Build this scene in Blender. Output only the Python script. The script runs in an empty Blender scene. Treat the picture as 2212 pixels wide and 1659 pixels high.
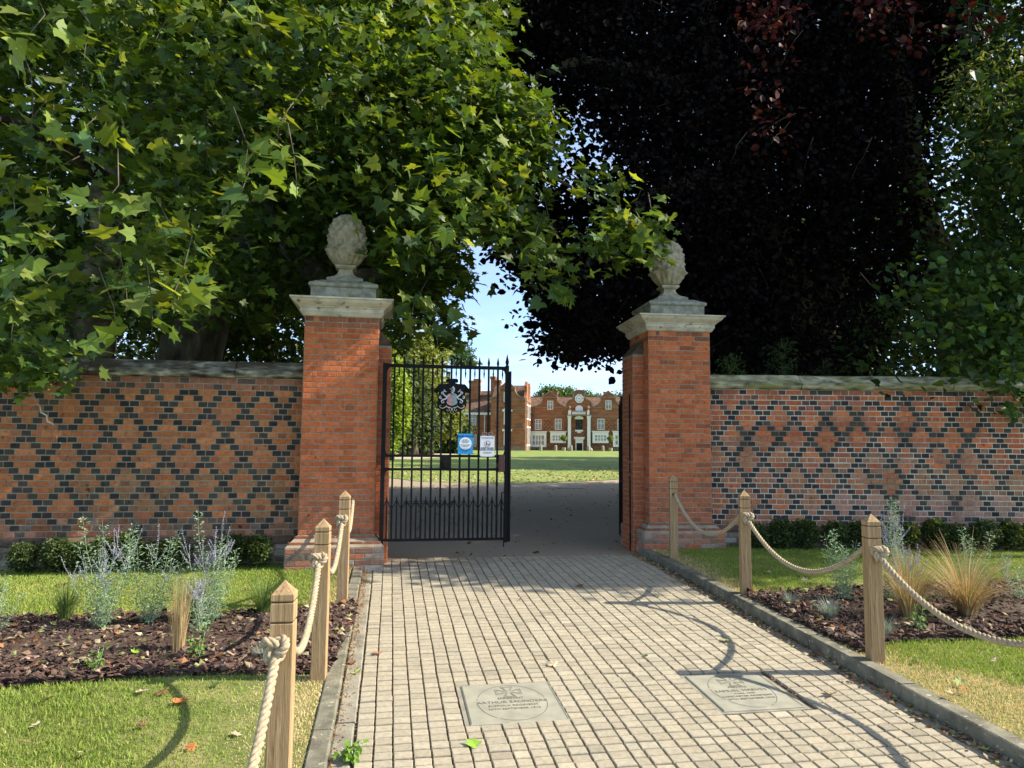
import bpy, math, random
import numpy as np
from mathutils import Vector, Matrix
random.seed(7); rng = np.random.default_rng(11)
R = math.radians
sc = bpy.context.scene
col = sc.collection

# ------------------------------------------------------------------ camera, sky, sun, exposure
F, CX, CY, EYE = 1534.0, 1106.0, 829.5, 1.85          # photograph measured on a 2212 x 1659 grid
PITCH, ROLL = math.atan((957-CY)/F), R(0.5)
CR = Matrix.Rotation(math.pi/2+PITCH, 3, 'X') @ Matrix.Rotation(ROLL, 3, 'Z')
cd = bpy.data.cameras.new("camera"); cam = bpy.data.objects.new("camera", cd); col.objects.link(cam)
cd.sensor_width = 36; cd.lens = F/2212*36; cd.clip_start = 0.05; cd.clip_end = 3000
cam.matrix_world = Matrix.Translation((0, 0, EYE)) @ CR.to_4x4()
sc.camera = cam
SUN_EL, SUN_AZ = R(38), R(1.5)                           # azimuth measured from +X towards +Y
sdir = Vector((math.cos(SUN_EL)*math.cos(SUN_AZ), math.cos(SUN_EL)*math.sin(SUN_AZ), math.sin(SUN_EL)))
w = bpy.data.worlds.new("World"); sc.world = w; w.use_nodes = True
nt = w.node_tree; nt.nodes.clear()
wo = nt.nodes.new('ShaderNodeOutputWorld'); bg = nt.nodes.new('ShaderNodeBackground'); bg.inputs['Strength'].default_value = 0.15
sky = nt.nodes.new('ShaderNodeTexSky'); sky.sky_type = 'NISHITA'; sky.sun_disc = False
sky.sun_elevation = SUN_EL; sky.sun_rotation = math.pi/2 - SUN_AZ
sky.air_density = 0.85; sky.dust_density = 0.25; sky.ozone_density = 1.2
tc = nt.nodes.new('ShaderNodeTexCoord'); mp = nt.nodes.new('ShaderNodeMapping'); mp.inputs['Scale'].default_value = (1.6, 1.6, 9.0)
mp.inputs['Rotation'].default_value = (R(6), R(-5), 0)
nz = nt.nodes.new('ShaderNodeTexNoise'); nz.inputs['Scale'].default_value = 1.7; nz.inputs['Detail'].default_value = 7; nz.inputs['Roughness'].default_value = 0.62; nz.inputs['Distortion'].default_value = 0.5
rp = nt.nodes.new('ShaderNodeValToRGB'); rp.color_ramp.elements[0].position = 0.44; rp.color_ramp.elements[0].color = (0.1, 0.1, 0.1, 1); rp.color_ramp.elements[1].position = 0.74
rp.color_ramp.elements[1].color = (0.75, 0.75, 0.75, 1)
bw = nt.nodes.new('ShaderNodeRGBToBW'); mlt = nt.nodes.new('ShaderNodeMath'); mlt.operation = 'MULTIPLY'; mlt.inputs[1].default_value = 1.25
mx = nt.nodes.new('ShaderNodeMix'); mx.data_type = 'RGBA'
L = nt.links.new
L(tc.outputs['Generated'], mp.inputs[0]); L(mp.outputs[0], nz.inputs[0]); L(nz.outputs[0], rp.inputs[0])
L(sky.outputs[0], bw.inputs[0]); L(bw.outputs[0], mlt.inputs[0])
L(rp.outputs[0], mx.inputs['Factor']); L(sky.outputs[0], mx.inputs[6]); L(mlt.outputs[0], mx.inputs[7])
sx = nt.nodes.new('ShaderNodeSeparateXYZ'); mr0 = nt.nodes.new('ShaderNodeMapRange'); mr0.inputs[1].default_value = 0.0; mr0.inputs[2].default_value = 0.62
tint = nt.nodes.new('ShaderNodeMix'); tint.data_type = 'RGBA'; tint.inputs[6].default_value = (.36, .49, .69, 1); tint.inputs[7].default_value = (1.22, 1.08, .92, 1)
mul = nt.nodes.new('ShaderNodeMix'); mul.data_type = 'RGBA'; mul.blend_type = 'MULTIPLY'; mul.inputs[0].default_value = 1
L(tc.outputs['Generated'], sx.inputs[0]); L(sx.outputs['Z'], mr0.inputs[0]); L(mr0.outputs[0], tint.inputs[0])
L(mx.outputs[2], mul.inputs[6]); L(tint.outputs[2], mul.inputs[7]); L(mul.outputs[2], bg.inputs[0]); L(bg.outputs[0], wo.inputs[0])
sl = bpy.data.lights.new("sun", 'SUN'); so = bpy.data.objects.new("sun", sl); col.objects.link(so)
sl.energy = 3.7; sl.angle = R(0.55); sl.color = (1, 0.90, 0.74)
so.rotation_euler = (-sdir).to_track_quat('-Z', 'Y').to_euler(); so.location = (20, 0, 30)
sc.view_settings.view_transform = 'Standard'; sc.view_settings.look = 'None'; sc.view_settings.gamma = 1
sc.view_settings.exposure = 1.42
sc.cycles.max_bounces = 6; sc.cycles.transparent_max_bounces = 4; sc.cycles.diffuse_bounces = 4
sc.cycles.sample_clamp_indirect = 4

# ------------------------------------------------------------------ measuring helpers (where things stand)
def ray(px, py):
    return CR @ Vector(((px-CX)/F, -(py-CY)/F, -1))
def P(px, py, Y):
    d = ray(px, py); t = Y/d.y
    return Vector((0, 0, EYE)) + d*t
def Pn(px, py, Y):
    a = np.stack([(px-CX)/F, -(py-CY)/F, -np.ones_like(px)], 1) @ np.array(CR).T
    return np.array([0, 0, EYE]) + a*(Y/a[:, 1])[:, None]
def gz(y):
    return np.where(y < 9, .04*y, np.where(y < 26.6, .36, .36+(y-26.6)*.0034))
def gzf(y): return float(gz(np.float64(y)))
def G(px, py, off=0.0):
    d = ray(px, py)
    t = (EYE-off)/(.04*d.y-d.z)
    if t*d.y > 9: t = (EYE-off-.36)/(-d.z)
    if t*d.y > 26.6: t = (EYE-off-.36+26.6*.0034)/(.0034*d.y-d.z)
    p = Vector((0, 0, EYE))+d*t
    return p

# ------------------------------------------------------------------ materials
def base_mat(name):
    m = bpy.data.materials.new(name); m.use_nodes = True; n = m.node_tree
    return m, n, n.nodes['Principled BSDF']
def nmat(name, ramp, scale=5, detail=6, rough=.85, bump=0.0, bscale=None, attr=False, spec=.3, metal=0, stretch=None, second=None, dist=0.0):
    """procedural colour from noise; attr multiplies by the per-piece colour of the mesh"""
    m, n, b = base_mat(name); b.inputs['Roughness'].default_value = rough
    b.inputs['Specular IOR Level'].default_value = spec; b.inputs['Metallic'].default_value = metal
    tc = n.nodes.new('ShaderNodeTexCoord'); vec = tc.outputs['Object']
    if stretch:
        mp = n.nodes.new('ShaderNodeMapping'); mp.inputs['Scale'].default_value = stretch
        n.links.new(vec, mp.inputs[0]); vec = mp.outputs[0]
    nz = n.nodes.new('ShaderNodeTexNoise'); nz.inputs['Scale'].default_value = scale; nz.inputs['Detail'].default_value = detail
    nz.inputs['Distortion'].default_value = dist
    n.links.new(vec, nz.inputs[0])
    cr = n.nodes.new('ShaderNodeValToRGB'); e = cr.color_ramp.elements
    while len(e) < len(ramp): e.new(0.5)
    for k, (p, c) in enumerate(ramp): e[k].position = p; e[k].color = (*c, 1)
    n.links.new(nz.outputs[0], cr.inputs[0]); out = cr.outputs[0]
    if second:                                    # (scale, lo, hi, colour): stains / patches of another colour
        s, lo, hi, c = second
        n2 = n.nodes.new('ShaderNodeTexNoise'); n2.inputs['Scale'].default_value = s; n2.inputs['Detail'].default_value = 5
        n.links.new(vec, n2.inputs[0])
        mr = n.nodes.new('ShaderNodeMapRange'); mr.inputs[1].default_value = lo; mr.inputs[2].default_value = hi
        n.links.new(n2.outputs[0], mr.inputs[0])
        mi = n.nodes.new('ShaderNodeMix'); mi.data_type = 'RGBA'; mi.inputs[7].default_value = (*c, 1)
        n.links.new(mr.outputs[0], mi.inputs[0]); n.links.new(out, mi.inputs[6]); out = mi.outputs[2]
    if attr:
        at = n.nodes.new('ShaderNodeAttribute'); at.attribute_name = 'Col'
        mi = n.nodes.new('ShaderNodeMix'); mi.data_type = 'RGBA'; mi.blend_type = 'MULTIPLY'; mi.inputs[0].default_value = 1
        n.links.new(out, mi.inputs[6]); n.links.new(at.outputs[0], mi.inputs[7]); out = mi.outputs[2]
    n.links.new(out, b.inputs['Base Color'])
    if bump:
        n3 = n.nodes.new('ShaderNodeTexNoise'); n3.inputs['Scale'].default_value = bscale or scale*6; n3.inputs['Detail'].default_value = 6
        n.links.new(vec, n3.inputs[0])
        bp = n.nodes.new('ShaderNodeBump'); bp.inputs['Strength'].default_value = bump; bp.inputs['Distance'].default_value = .01
        n.links.new(n3.outputs[0], bp.inputs['Height']); n.links.new(bp.outputs[0], b.inputs['Normal'])
    return m
def leafmat(name, trans=.35, rough=.45, spec=.4, tint=(1.3, 1.25, .5)):
    m, n, b = base_mat(name)
    at = n.nodes.new('ShaderNodeAttribute'); at.attribute_name = 'Col'
    b.inputs['Roughness'].default_value = rough; b.inputs['Specular IOR Level'].default_value = spec
    n.links.new(at.outputs[0], b.inputs['Base Color'])
    tr = n.nodes.new('ShaderNodeBsdfTranslucent'); mi = n.nodes.new('ShaderNodeMix'); mi.data_type = 'RGBA'; mi.blend_type = 'MULTIPLY'; mi.inputs[0].default_value = 1
    mi.inputs[7].default_value = (*tint, 1); n.links.new(at.outputs[0], mi.inputs[6]); n.links.new(mi.outputs[2], tr.inputs[0])
    ms = n.nodes.new('ShaderNodeMixShader'); ms.inputs[0].default_value = trans
    n.links.new(b.outputs[0], ms.inputs[1]); n.links.new(tr.outputs[0], ms.inputs[2])
    n.links.new(ms.outputs[0], n.nodes['Material Output'].inputs[0])
    return m
def flat(name, c, rough=.6, spec=.3, metal=0):
    m, n, b = base_mat(name); b.inputs['Base Color'].default_value = (*c, 1); b.inputs['Roughness'].default_value = rough
    b.inputs['Specular IOR Level'].default_value = spec; b.inputs['Metallic'].default_value = metal
    return m
W3 = (1, 1, 1)
M = dict(
 brick=nmat('brick', [(.3, (.72, .70, .68)), (.55, (1, 1, 1)), (.75, (1.12, 1.1, 1.05))], 22, 8, .95, .55, 70, attr=True, second=(13, .64, .76, (.22, .16, .13))),
 mortar=nmat('mortar', [(.3, (.22, .18, .125)), (.7, (.38, .32, .23))], 9, 8, .95, .5, 120),
 mortarpale=nmat('mortar_pale', [(.3, (.42, .37, .29)), (.7, (.70, .63, .52))], 3, 8, .95, .5, 120, second=(1.3, .5, .62, (.2, .17, .13))),
 stone=nmat('weathered_stone', [(.25, (.30, .26, .19)), (.5, (.52, .47, .37)), (.75, (.64, .58, .46))], 6, 8, .9, .4, 60, second=(11, .6, .74, (.10, .09, .075))),
 stonegrey=nmat('grey_stone', [(.25, (.17, .16, .13)), (.6, (.34, .33, .27)), (.8, (.42, .40, .30))], 14, 8, .9, .5, 90, second=(5, .55, .7, (.16, .15, .06))),
 stonepale=nmat('pale_stone', [(.25, (.24, .21, .15)), (.6, (.44, .39, .29)), (.8, (.56, .51, .40))], 10, 8, .9, .3, 90, second=(9, .56, .74, (.22, .19, .12))),
 copingL=nmat('dark_coping_stone', [(.34, (.035, .03, .025)), (.48, (.15, .14, .11)), (.62, (.34, .32, .25)), (.72, (.55, .53, .45))], 9, 9, .95, .7, 60, second=(2.6, .5, .6, (.07, .055, .035)), stretch=(.6, .6, 2)),
 copingR=nmat('mossy_coping_stone', [(.34, (.10, .09, .05)), (.5, (.30, .28, .17)), (.68, (.50, .47, .32))], 9, 9, .95, .5, 60, second=(3, .52, .66, (.20, .20, .06)), stretch=(.6, .6, 2)),
 plinth=nmat('damp_plinth', [(.3, (.05, .04, .03)), (.55, (.12, .085, .06)), (.75, (.2, .11, .07))], 8, 8, .95, .5, 60),
 sett=nmat('sett_stone', [(.3, (.8, .79, .77)), (.6, (1, 1, .98)), (.8, (1.1, 1.1, 1.08))], 40, 8, .9, .6, 300, attr=True),
 joint=nmat('sett_joint', [(.3, (.07, .055, .04)), (.6, (.13, .10, .07)), (.8, (.22, .13, .06))], 14, 8, .98, .5, 90),
 kerb=nmat('kerb_stone', [(.3, (.10, .095, .07)), (.6, (.20, .19, .14)), (.8, (.29, .27, .20))], 9, 8, .95, .5, 80, second=(22, .62, .7, (.42, .38, .27))),
 gutter=nmat('gutter_stone', [(.3, (.16, .15, .12)), (.6, (.30, .28, .22))], 6, 8, .95, .5, 80),
 drive=nmat('asphalt', [(.3, (.27, .215, .145)), (.6, (.37, .30, .205)), (.8, (.50, .42, .31))], 60, 8, .95, .6, 200, second=(.5, .4, .7, (.31, .26, .195))),
 gravel=nmat('gravel_path', [(.3, (.36, .30, .22)), (.7, (.50, .43, .33))], 3, 8, .95),
 soil=nmat('soil', [(.3, (.035, .025, .018)), (.7, (.10, .07, .05))], 12, 8, .98, .6, 60),
 lawnfar=nmat('lawn', [(.28, (.11, .16, .03)), (.5, (.17, .24, .045)), (.72, (.25, .29, .07))], .9, 10, .9, .6, 30, second=(.25, .5, .75, (.25, .28, .08))),
 lawnnear=nmat('verge_turf', [(.3, (.09, .12, .03)), (.5, (.15, .17, .05)), (.7, (.30, .25, .12))], 3.5, 9, .95, .6, 60),
 drygrass=nmat('dry_turf', [(.3, (.28, .22, .11)), (.7, (.46, .37, .21))], 12, 9, .95, .6, 80),
 wood=nmat('treated_pine', [(.34, (.20, .125, .055)), (.44, (.40, .27, .14)), (.54, (.30, .19, .09)), (.62, (.48, .34, .19)), (.8, (.36, .23, .11))], 5, 6, .8, .35, 30, stretch=(14, 14, .5), dist=.9),
 rope=nmat('hemp_rope', [(.3, (.30, .23, .14)), (.6, (.48, .39, .26)), (.8, (.58, .48, .34))], 60, 6, .95, .5, 400),
 dark=flat('hole_shadow_wood', (.06, .04, .025), .9),
 iron=nmat('black_paint', [(.3, (.006, .006, .007)), (.66, (.011, .011, .012)), (.78, (.03, .03, .029))], 30, 6, .75, .25, 200, spec=.15),
 rust=nmat('brown_lock_paint', [(.3, (.055, .025, .02)), (.7, (.10, .05, .04))], 30, 6, .6, .2),
 bark=nmat('bark', [(.3, (.035, .028, .02)), (.55, (.10, .085, .06)), (.75, (.20, .18, .13))], 5, 8, .95, .9, 24, stretch=(1, 1, .4)),
 barkpale=nmat('plane_bark', [(.35, (.06, .05, .03)), (.5, (.15, .13, .08)), (.62, (.30, .28, .19))], 3, 5, .9, .5, 20),
 leaf=leafmat('plane_leaf', .42, .5, .3, (1.45, 1.25, .3)),
 copper=leafmat('copper_beech_leaf', .10, .6, .10, (1.5, .6, .5)),
 lime=leafmat('lime_leaf', .33, .5, .25, (1.5, 1.3, .35)),
 blade=leafmat('grass_blade', .3, .6, .25, (1.1, 1.1, .7)),
 chip=nmat('bark_chip', [(.3, (.7, .7, .7)), (.7, (1.1, 1.1, 1.1))], 60, 4, .9, .4, 200, attr=True),
 litter=leafmat('fallen_leaf', .25, .7, .2, (1.1, 1, .8)),
 mbrick=nmat('mansion_brick', [(.3, (.22, .080, .036)), (.5, (.32, .125, .055)), (.72, (.40, .18, .09))], 1.1, 9, .95, stretch=(.7, .7, 2.5), second=(7, .5, .75, (.17, .10, .055))),
 mdiaper=nmat('dark_diaper_brick', [(.3, (.07, .04, .035)), (.7, (.12, .07, .055))], 3, 6, .9),
 mroof=nmat('clay_tiles', [(.3, (.07, .04, .026)), (.5, (.13, .078, .05)), (.72, (.21, .135, .09))], 2.2, 9, .95, .8, 8, stretch=(.8, .8, 2)),
 mtrim=nmat('mansion_stone_trim', [(.3, (.2, .13, .09)), (.7, (.34, .23, .16))], 2, 6, .9),
 white=nmat('white_paint', [(.3, (.78, .76, .72)), (.7, (.86, .84, .80))], 4, 5, .6),
 glass=flat('window_glass', (.05, .055, .06), .08, .8),
 glassw=nmat('window_glass_blinds', [(.35, (.03, .032, .034)), (.6, (.10, .105, .105))], 2, 4, .2, spec=.7),
 black=flat('black_ink', (.012, .012, .014), .6),
 blue=nmat('blue_poster', [(.3, (.02, .26, .62)), (.7, (.035, .32, .72))], 6, 4, .35),
 paper=flat('white_sheet', (.78, .79, .82), .45),
 red=flat('red_ring', (.5, .03, .04), .5),
 slab=nmat('plaque_stone', [(.3, (.23, .23, .185)), (.5, (.29, .285, .225)), (.7, (.34, .33, .265))], 7, 9, .85, .25, 120),
 engr=flat('engraved_line', (.12, .12, .095), .9),
 pinkp=nmat('faded_pink_paint', [(.3, (.42, .2, .19)), (.7, (.55, .30, .28))], 30, 5, .7),
 bluep=nmat('faded_blue_paint', [(.3, (.2, .28, .32)), (.7, (.28, .36, .40))], 30, 5, .7),
 silver=nmat('chipped_white_paint', [(.3, (.35, .35, .36)), (.6, (.66, .66, .68))], 40, 6, .6),
 cream=nmat('aged_cream_paint', [(.3, (.30, .28, .2)), (.6, (.5, .47, .36))], 40, 6, .6),
 skin=flat('skin', (.5, .3, .22), .6), cloth=flat('pale_blue_shirt', (.35, .52, .6), .8), trousers=flat('dark_trousers', (.05, .06, .08), .9),
 benchw=nmat('grey_bench_wood', [(.3, (.1, .085, .065)), (.7, (.2, .17, .13))], 6, 5, .9),
 frameb=flat('tortoiseshell_frame', (.45, .22, .16), .3, .5), lens=flat('dark_lens', (.05, .02, .02), .1, .7),
)

# ------------------------------------------------------------------ mesh helpers
def link(o, parent=None, label=None, cat=None, group=None, kind=None):
    col.objects.link(o)
    if parent is not None: o.parent = parent
    return tag(o, label, cat, group, kind)
def tag(o, label=None, cat=None, group=None, kind=None):
    if label: o['label'] = label
    if cat: o['category'] = cat
    if group: o['group'] = group
    if kind: o['kind'] = kind
    return o
def empty(name, loc, rz=0, label=None, cat=None, group=None):
    o = bpy.data.objects.new(name, None); o.location = loc; o.rotation_euler = (0, 0, rz); o.empty_display_size = .1
    return link(o, None, label, cat, group)
def copy_tree(o, parent=None):
    c = o.copy(); col.objects.link(c)
    if parent is not None: c.parent = parent
    for ch in [x for x in col.objects if x.parent == o]: copy_tree(ch, c)
    return c
def np_mesh(name, V, faces, k, mat, parent=None, colors=None, smooth=False, **kw):
    """V (n,3), faces (m,k) -> one mesh object"""
    me = bpy.data.meshes.new(name); V = np.asarray(V, dtype=np.float32); faces = np.asarray(faces, dtype=np.int32)
    me.vertices.add(len(V)); me.vertices.foreach_set('co', V.ravel())
    me.loops.add(faces.size); me.loops.foreach_set('vertex_index', faces.ravel())
    me.polygons.add(len(faces)); me.polygons.foreach_set('loop_start', np.arange(0, faces.size, k, dtype=np.int32))
    me.polygons.foreach_set('use_smooth', np.full(len(faces), smooth))
    if colors is not None:
        ca = me.color_attributes.new('Col', 'FLOAT_COLOR', 'POINT'); c = np.ones((len(V), 4), dtype=np.float32); c[:, :3] = colors
        ca.data.foreach_set('color', c.ravel())
    me.update(calc_edges=True)
    me.materials.append(mat); o = bpy.data.objects.new(name, me)
    return link(o, parent, **kw)
def scatter(name, tv, tf, Rm, T, colr, mat, parent=None, **kw):
    """copies of one small shape (leaf, brick, chip) merged into a single surface; Rm (N,3,3) columns = axes*scale"""
    tv = np.asarray(tv, float); tf = np.asarray(tf); N = len(T)
    V = np.einsum('nij,kj->nki', Rm, tv)+T[:, None, :]
    Fc = (tf[None]+(np.arange(N)*len(tv))[:, None, None]).reshape(-1, tf.shape[1])
    C = None if colr is None else np.repeat(colr, len(tv), axis=0)
    return np_mesh(name, V.reshape(-1, 3), Fc, tf.shape[1], mat, parent, C, **kw)
def frames(n, t):
    """rotation whose z axis is n and whose y axis leans towards t"""
    n = n/np.linalg.norm(n, axis=1, keepdims=True)
    x = np.cross(t, n); x /= np.linalg.norm(x, axis=1, keepdims=True)+1e-9
    y = np.cross(n, x)
    return np.stack([x, y, n], 2)
class MB:
    def __init__(s): s.v = []; s.f = []; s.m = []
    def add(s, vs, fs, mi=0):
        b = len(s.v); s.v += [tuple(v) for v in vs]; s.f += [[b+i for i in f] for f in fs]; s.m += [mi]*len(fs); return s
    def box(s, x0, x1, y0, y1, z0, z1, mi=0, mtx=None):
        vs = [Vector(p) for p in ((x0, y0, z0), (x1, y0, z0), (x1, y1, z0), (x0, y1, z0), (x0, y0, z1), (x1, y0, z1), (x1, y1, z1), (x0, y1, z1))]
        if mtx: vs = [mtx @ v for v in vs]
        return s.add(vs, [(3, 2, 1, 0), (4, 5, 6, 7), (0, 1, 5, 4), (1, 2, 6, 5), (2, 3, 7, 6), (3, 0, 4, 7)], mi)
    def loft(s, rings, mi=0, caps=True, closed=True):
        n = len(rings[0]); b = len(s.v)
        for r in rings: s.v += [tuple(p) for p in r]
        for i in range(len(rings)-1):
            for j in range(n if closed else n-1):
                k = (j+1) % n
                s.f.append([b+i*n+j, b+i*n+k, b+(i+1)*n+k, b+(i+1)*n+j]); s.m.append(mi)
        if caps:
            s.f.append([b+j for j in range(n)][::-1]); s.f.append([b+(len(rings)-1)*n+j for j in range(n)]); s.m += [mi, mi]
        return s
    def tube(s, pts, rad, n=8, mi=0, twist=0, wob=0):
        pts = [Vector(p) for p in pts]; rings = []; up = Vector((0, 0, 1)); prev = None
        for i, p in enumerate(pts):
            d = (pts[min(i+1, len(pts)-1)]-pts[max(i-1, 0)]).normalized()
            if prev is None: x = d.cross(up if abs(d.z) < .9 else Vector((1, 0, 0))).normalized()
            else: x = (prev-d*prev.dot(d)).normalized()
            prev = x; y = d.cross(x); r = rad[i] if hasattr(rad, '__len__') else rad
            rings.append([p+(x*math.cos(a)+y*math.sin(a))*r*(1+wob*math.sin(3*a+i*1.7)+wob*.6*math.sin(5*a-i)) for a in [2*math.pi*j/n for j in range(n)]])
        return s.loft(rings, mi)
    def square_stack(s, prof, mi=0, cx=0, cy=0):
        """(half_x, half_y, z) rings -> stacked square profile"""
        return s.loft([[(cx-hx, cy-hy, z), (cx+hx, cy-hy, z), (cx+hx, cy+hy, z), (cx-hx, cy+hy, z)] for hx, hy, z in prof], mi)
    def prism(s, poly, y0, y1, mi=0):
        """outline in x,z pushed from y0 to y1"""
        n = len(poly); b = len(s.v)
        s.v += [(x, y0, z) for x, z in poly]+[(x, y1, z) for x, z in poly]
        s.f.append([b+i for i in range(n)]); s.f.append([b+n+i for i in range(n)][::-1]); s.m += [mi, mi]
        for i in range(n):
            k = (i+1) % n; s.f.append([b+i, b+n+i, b+n+k, b+k]); s.m.append(mi)
        return s
    def build(s, name, mats, parent=None, smooth=False, bevel=0, **kw):
        me = bpy.data.meshes.new(name); me.from_pydata(s.v, [], s.f)
        if not isinstance(mats, (list, tuple)): mats = [mats]
        for m in mats: me.materials.append(m)
        me.polygons.foreach_set('material_index', s.m)
        if smooth: me.polygons.foreach_set('use_smooth', [True]*len(s.f))
        me.update(); o = bpy.data.objects.new(name, me); link(o, parent, **kw)
        if bevel:
            bm = o.modifiers.new('bevel', 'BEVEL'); bm.width = bevel; bm.segments = 2; bm.limit_method = 'ANGLE'
        return o
def text(s, size, name, mat, parent, loc, rot=(0, 0, 0), sx=1, bold=0):
    cu = bpy.data.curves.new('t', 'FONT'); cu.body = s; cu.size = size; cu.align_x = 'CENTER'; cu.extrude = .0006; cu.offset = bold; cu.resolution_u = 3
    t = bpy.data.objects.new('t', cu); me = bpy.data.meshes.new_from_object(t); bpy.data.objects.remove(t)
    me.materials.clear(); me.materials.append(mat); me.name = name
    o = bpy.data.objects.new(name, me); o.location = loc; o.rotation_euler = rot; o.scale = (sx, 1, 1)
    return link(o, parent)
def ptriangulate(poly, off, step=.25, cut=None):
    pass
def inpoly(x, y, poly):
    poly = np.asarray(poly, float); c = np.zeros(len(x), bool); j = len(poly)-1
    for i in range(len(poly)):
        xi, yi = poly[i]; xj, yj = poly[j]
        c ^= ((yi > y) != (yj > y)) & (x < (xj-xi)*(y-yi)/(yj-yi+1e-12)+xi); j = i
    return c
def rand_in(poly, n):
    poly = np.asarray(poly, float); lo, hi = poly.min(0), poly.max(0); out = []
    while sum(len(o) for o in out) < n:
        q = rng.uniform(lo, hi, (n*2, 2)); out.append(q[inpoly(q[:, 0], q[:, 1], poly)])
    return np.concatenate(out)[:n]
_k = rng.normal(size=(14, 3)); _ph = rng.uniform(0, 6.28, 14)
def clump(p, s=1.0):
    return np.sin(p*s @ _k.T+_ph).sum(1)/3.2
# ------------------------------------------------------------------ ground, drive, lawn, path
def sheet(name, xs, ys, off, mat, inside=None, kind='structure', **kw):
    X, Y = np.meshgrid(xs, ys); Z = gz(Y)+off
    V = np.stack([X, Y, Z], 2).reshape(-1, 3); nx = len(xs); f = []
    for i in range(len(ys)-1):
        for j in range(nx-1):
            cx, cy = (xs[j]+xs[j+1])/2, (ys[i]+ys[i+1])/2
            if inside is None or inside(cx, cy): f.append((i*nx+j, i*nx+j+1, (i+1)*nx+j+1, (i+1)*nx+j))
    return np_mesh(name, V, f, 4, mat, kind=kind, **kw)
sheet('ground', np.concatenate([np.linspace(-600, -60, 8), np.linspace(-50, 60, 12), np.linspace(70, 600, 8)]), np.concatenate([[-30, 0, 4], np.arange(9, 27, 4.4), np.linspace(26.6, 200, 10), [400, 900]]), -.06, M['lawnfar'])
PD = Vector((-.168, .986, 0)).normalized(); PE = Vector((PD.y, -PD.x, 0))           # along / across the path
PL = Vector((-.79, 3.67, 0)); PW = 3.40                                              # left edge of the setts, width
def path_pt(a, b): return PL+PE*a+PD*b                                                # a across, b along
def strip(name, a0, a1, b0, b1, z0, z1, mat, seg=1.0, jit=.004, **kw):
    """row of stone blocks laid along the path"""
    mb = MB(); b = b0
    while b < b1-.05:
        e = min(b+seg*random.uniform(.85, 1.1), b1); j = random.uniform(-jit, jit); g = .005
        ring = []
        for (q, inset) in ((b+g, 0), (e-g, 0)):
            c = [path_pt(a0+j, q), path_pt(a1+j, q)]; h = gzf(c[0].y)
            ring.append([(c[0].x, c[0].y, h+z0), (c[1].x, c[1].y, h+z0), (c[1].x, c[1].y, h+z1-.008), (c[1].x-PE.x*.01, c[1].y-PE.y*.01, h+z1+j), (c[0].x+PE.x*.01, c[0].y+PE.y*.01, h+z1+j), (c[0].x, c[0].y, h+z1-.008)])
        mb.loft(ring); b = e
    return mb.build(name, mat, **kw)
strip('kerb', -.24, -.125, -3.2, 5.6, -.08, .035, M['kerb'], kind='structure')
strip('gutter', -.120, -.005, -3.2, 5.6, -.06, -.004, M['gutter'], 1.3, kind='structure')
strip('kerb', PW+.115, PW+.235, -3.2, 5.6, -.08, .095, M['kerb'], kind='structure')
strip('gutter', PW+.005, PW+.110, -3.2, 5.6, -.06, -.004, M['gutter'], 1.3, kind='structure')
# gravelly rubbish under the setts
mb = MB(); 
for b in np.arange(-3.2, 5.75, .5):
    c = [path_pt(-.3, b), path_pt(PW+.3, b), path_pt(PW+.3, b+.5), path_pt(-.3, b+.5)]
    mb.add([(p.x, p.y, gzf(p.y)-.017) for p in c], [(0, 1, 2, 3)])
mb.build('joint_bed', M['joint'], kind='structure')
# each sett is a little stone block; plaques replace a rectangle of them
def pixrect(px):
    pts = [G(*p) for p in px]; ab = [((p-PL).dot(PE), (p-PL).dot(PD)) for p in pts]
    return ab
PLQ = [(998, 1483), (1190, 1473), (1225, 1556), (1012, 1567)], [(1480, 1460), (1634, 1454), (1742, 1527), (1560, 1538)]
plaques = []
for q in PLQ:
    ab = pixrect(q); a0 = (ab[0][0]+ab[3][0])/2; a1 = (ab[1][0]+ab[2][0])/2; b1 = (ab[0][1]+ab[1][1])/2; b0 = (ab[2][1]+ab[3][1])/2
    plaques.append((a0, a1, b0, b1))
sv, sT, sR, scx = [], [], [], []
ncol = 32; cw = PW/ncol; rw = .088; rows = int((5.6+3.1)/rw)
wig = [np.cumsum(rng.normal(0, .0016, rows)) for _ in range(ncol+1)]
for i in range(rows):
    b = 5.62-(i+1)*rw; rb = random.uniform(-.002, .002)
    for j in range(ncol):
        a = j*cw+wig[j][i]*.6; a2 = (j+1)*cw+wig[j+1][i]*.6; ca, cb = (a+a2)/2, b+rw/2
        if any(p[0]-.035 < ca < p[1]+.035 and p[2]-.03 < cb < p[3]+.03 for p in plaques): continue
        c = path_pt(ca, cb+rb)
        wa, wb = (a2-a)-.007-random.uniform(0, .004), rw-.010-random.uniform(0, .005)
        th = random.gauss(0, .012); e = PE*math.cos(th)+PD*math.sin(th); d = PD*math.cos(th)-PE*math.sin(th)
        tl = random.gauss(0, .012); tz = random.gauss(0, .012)
        sR.append([[e.x*wa, d.x*wb, 0], [e.y*wa, d.y*wb, 0], [tl*wa, .04*wb+tz*wb, 1]])
        sT.append((c.x, c.y, gzf(c.y)+random.gauss(0, .0016)))
        k = random.uniform(.88, 1.06)+(.12 if random.random() < .05 else 0)-(.12 if random.random() < .06 else 0); wv = random.uniform(-.012, .012)
        scx.append((.425*k+wv*.5, .380*k, .288*k-wv*.3))
h = .5; i1 = .465; sett_v = [(-h, -h, -.05), (h, -h, -.05), (h, h, -.05), (-h, h, -.05), (-h, -h, -.005), (h, -h, -.005), (h, h, -.005), (-h, h, -.005), (-i1, -i1, 0), (i1, -i1, 0), (i1, i1, 0), (-i1, i1, 0)]
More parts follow.
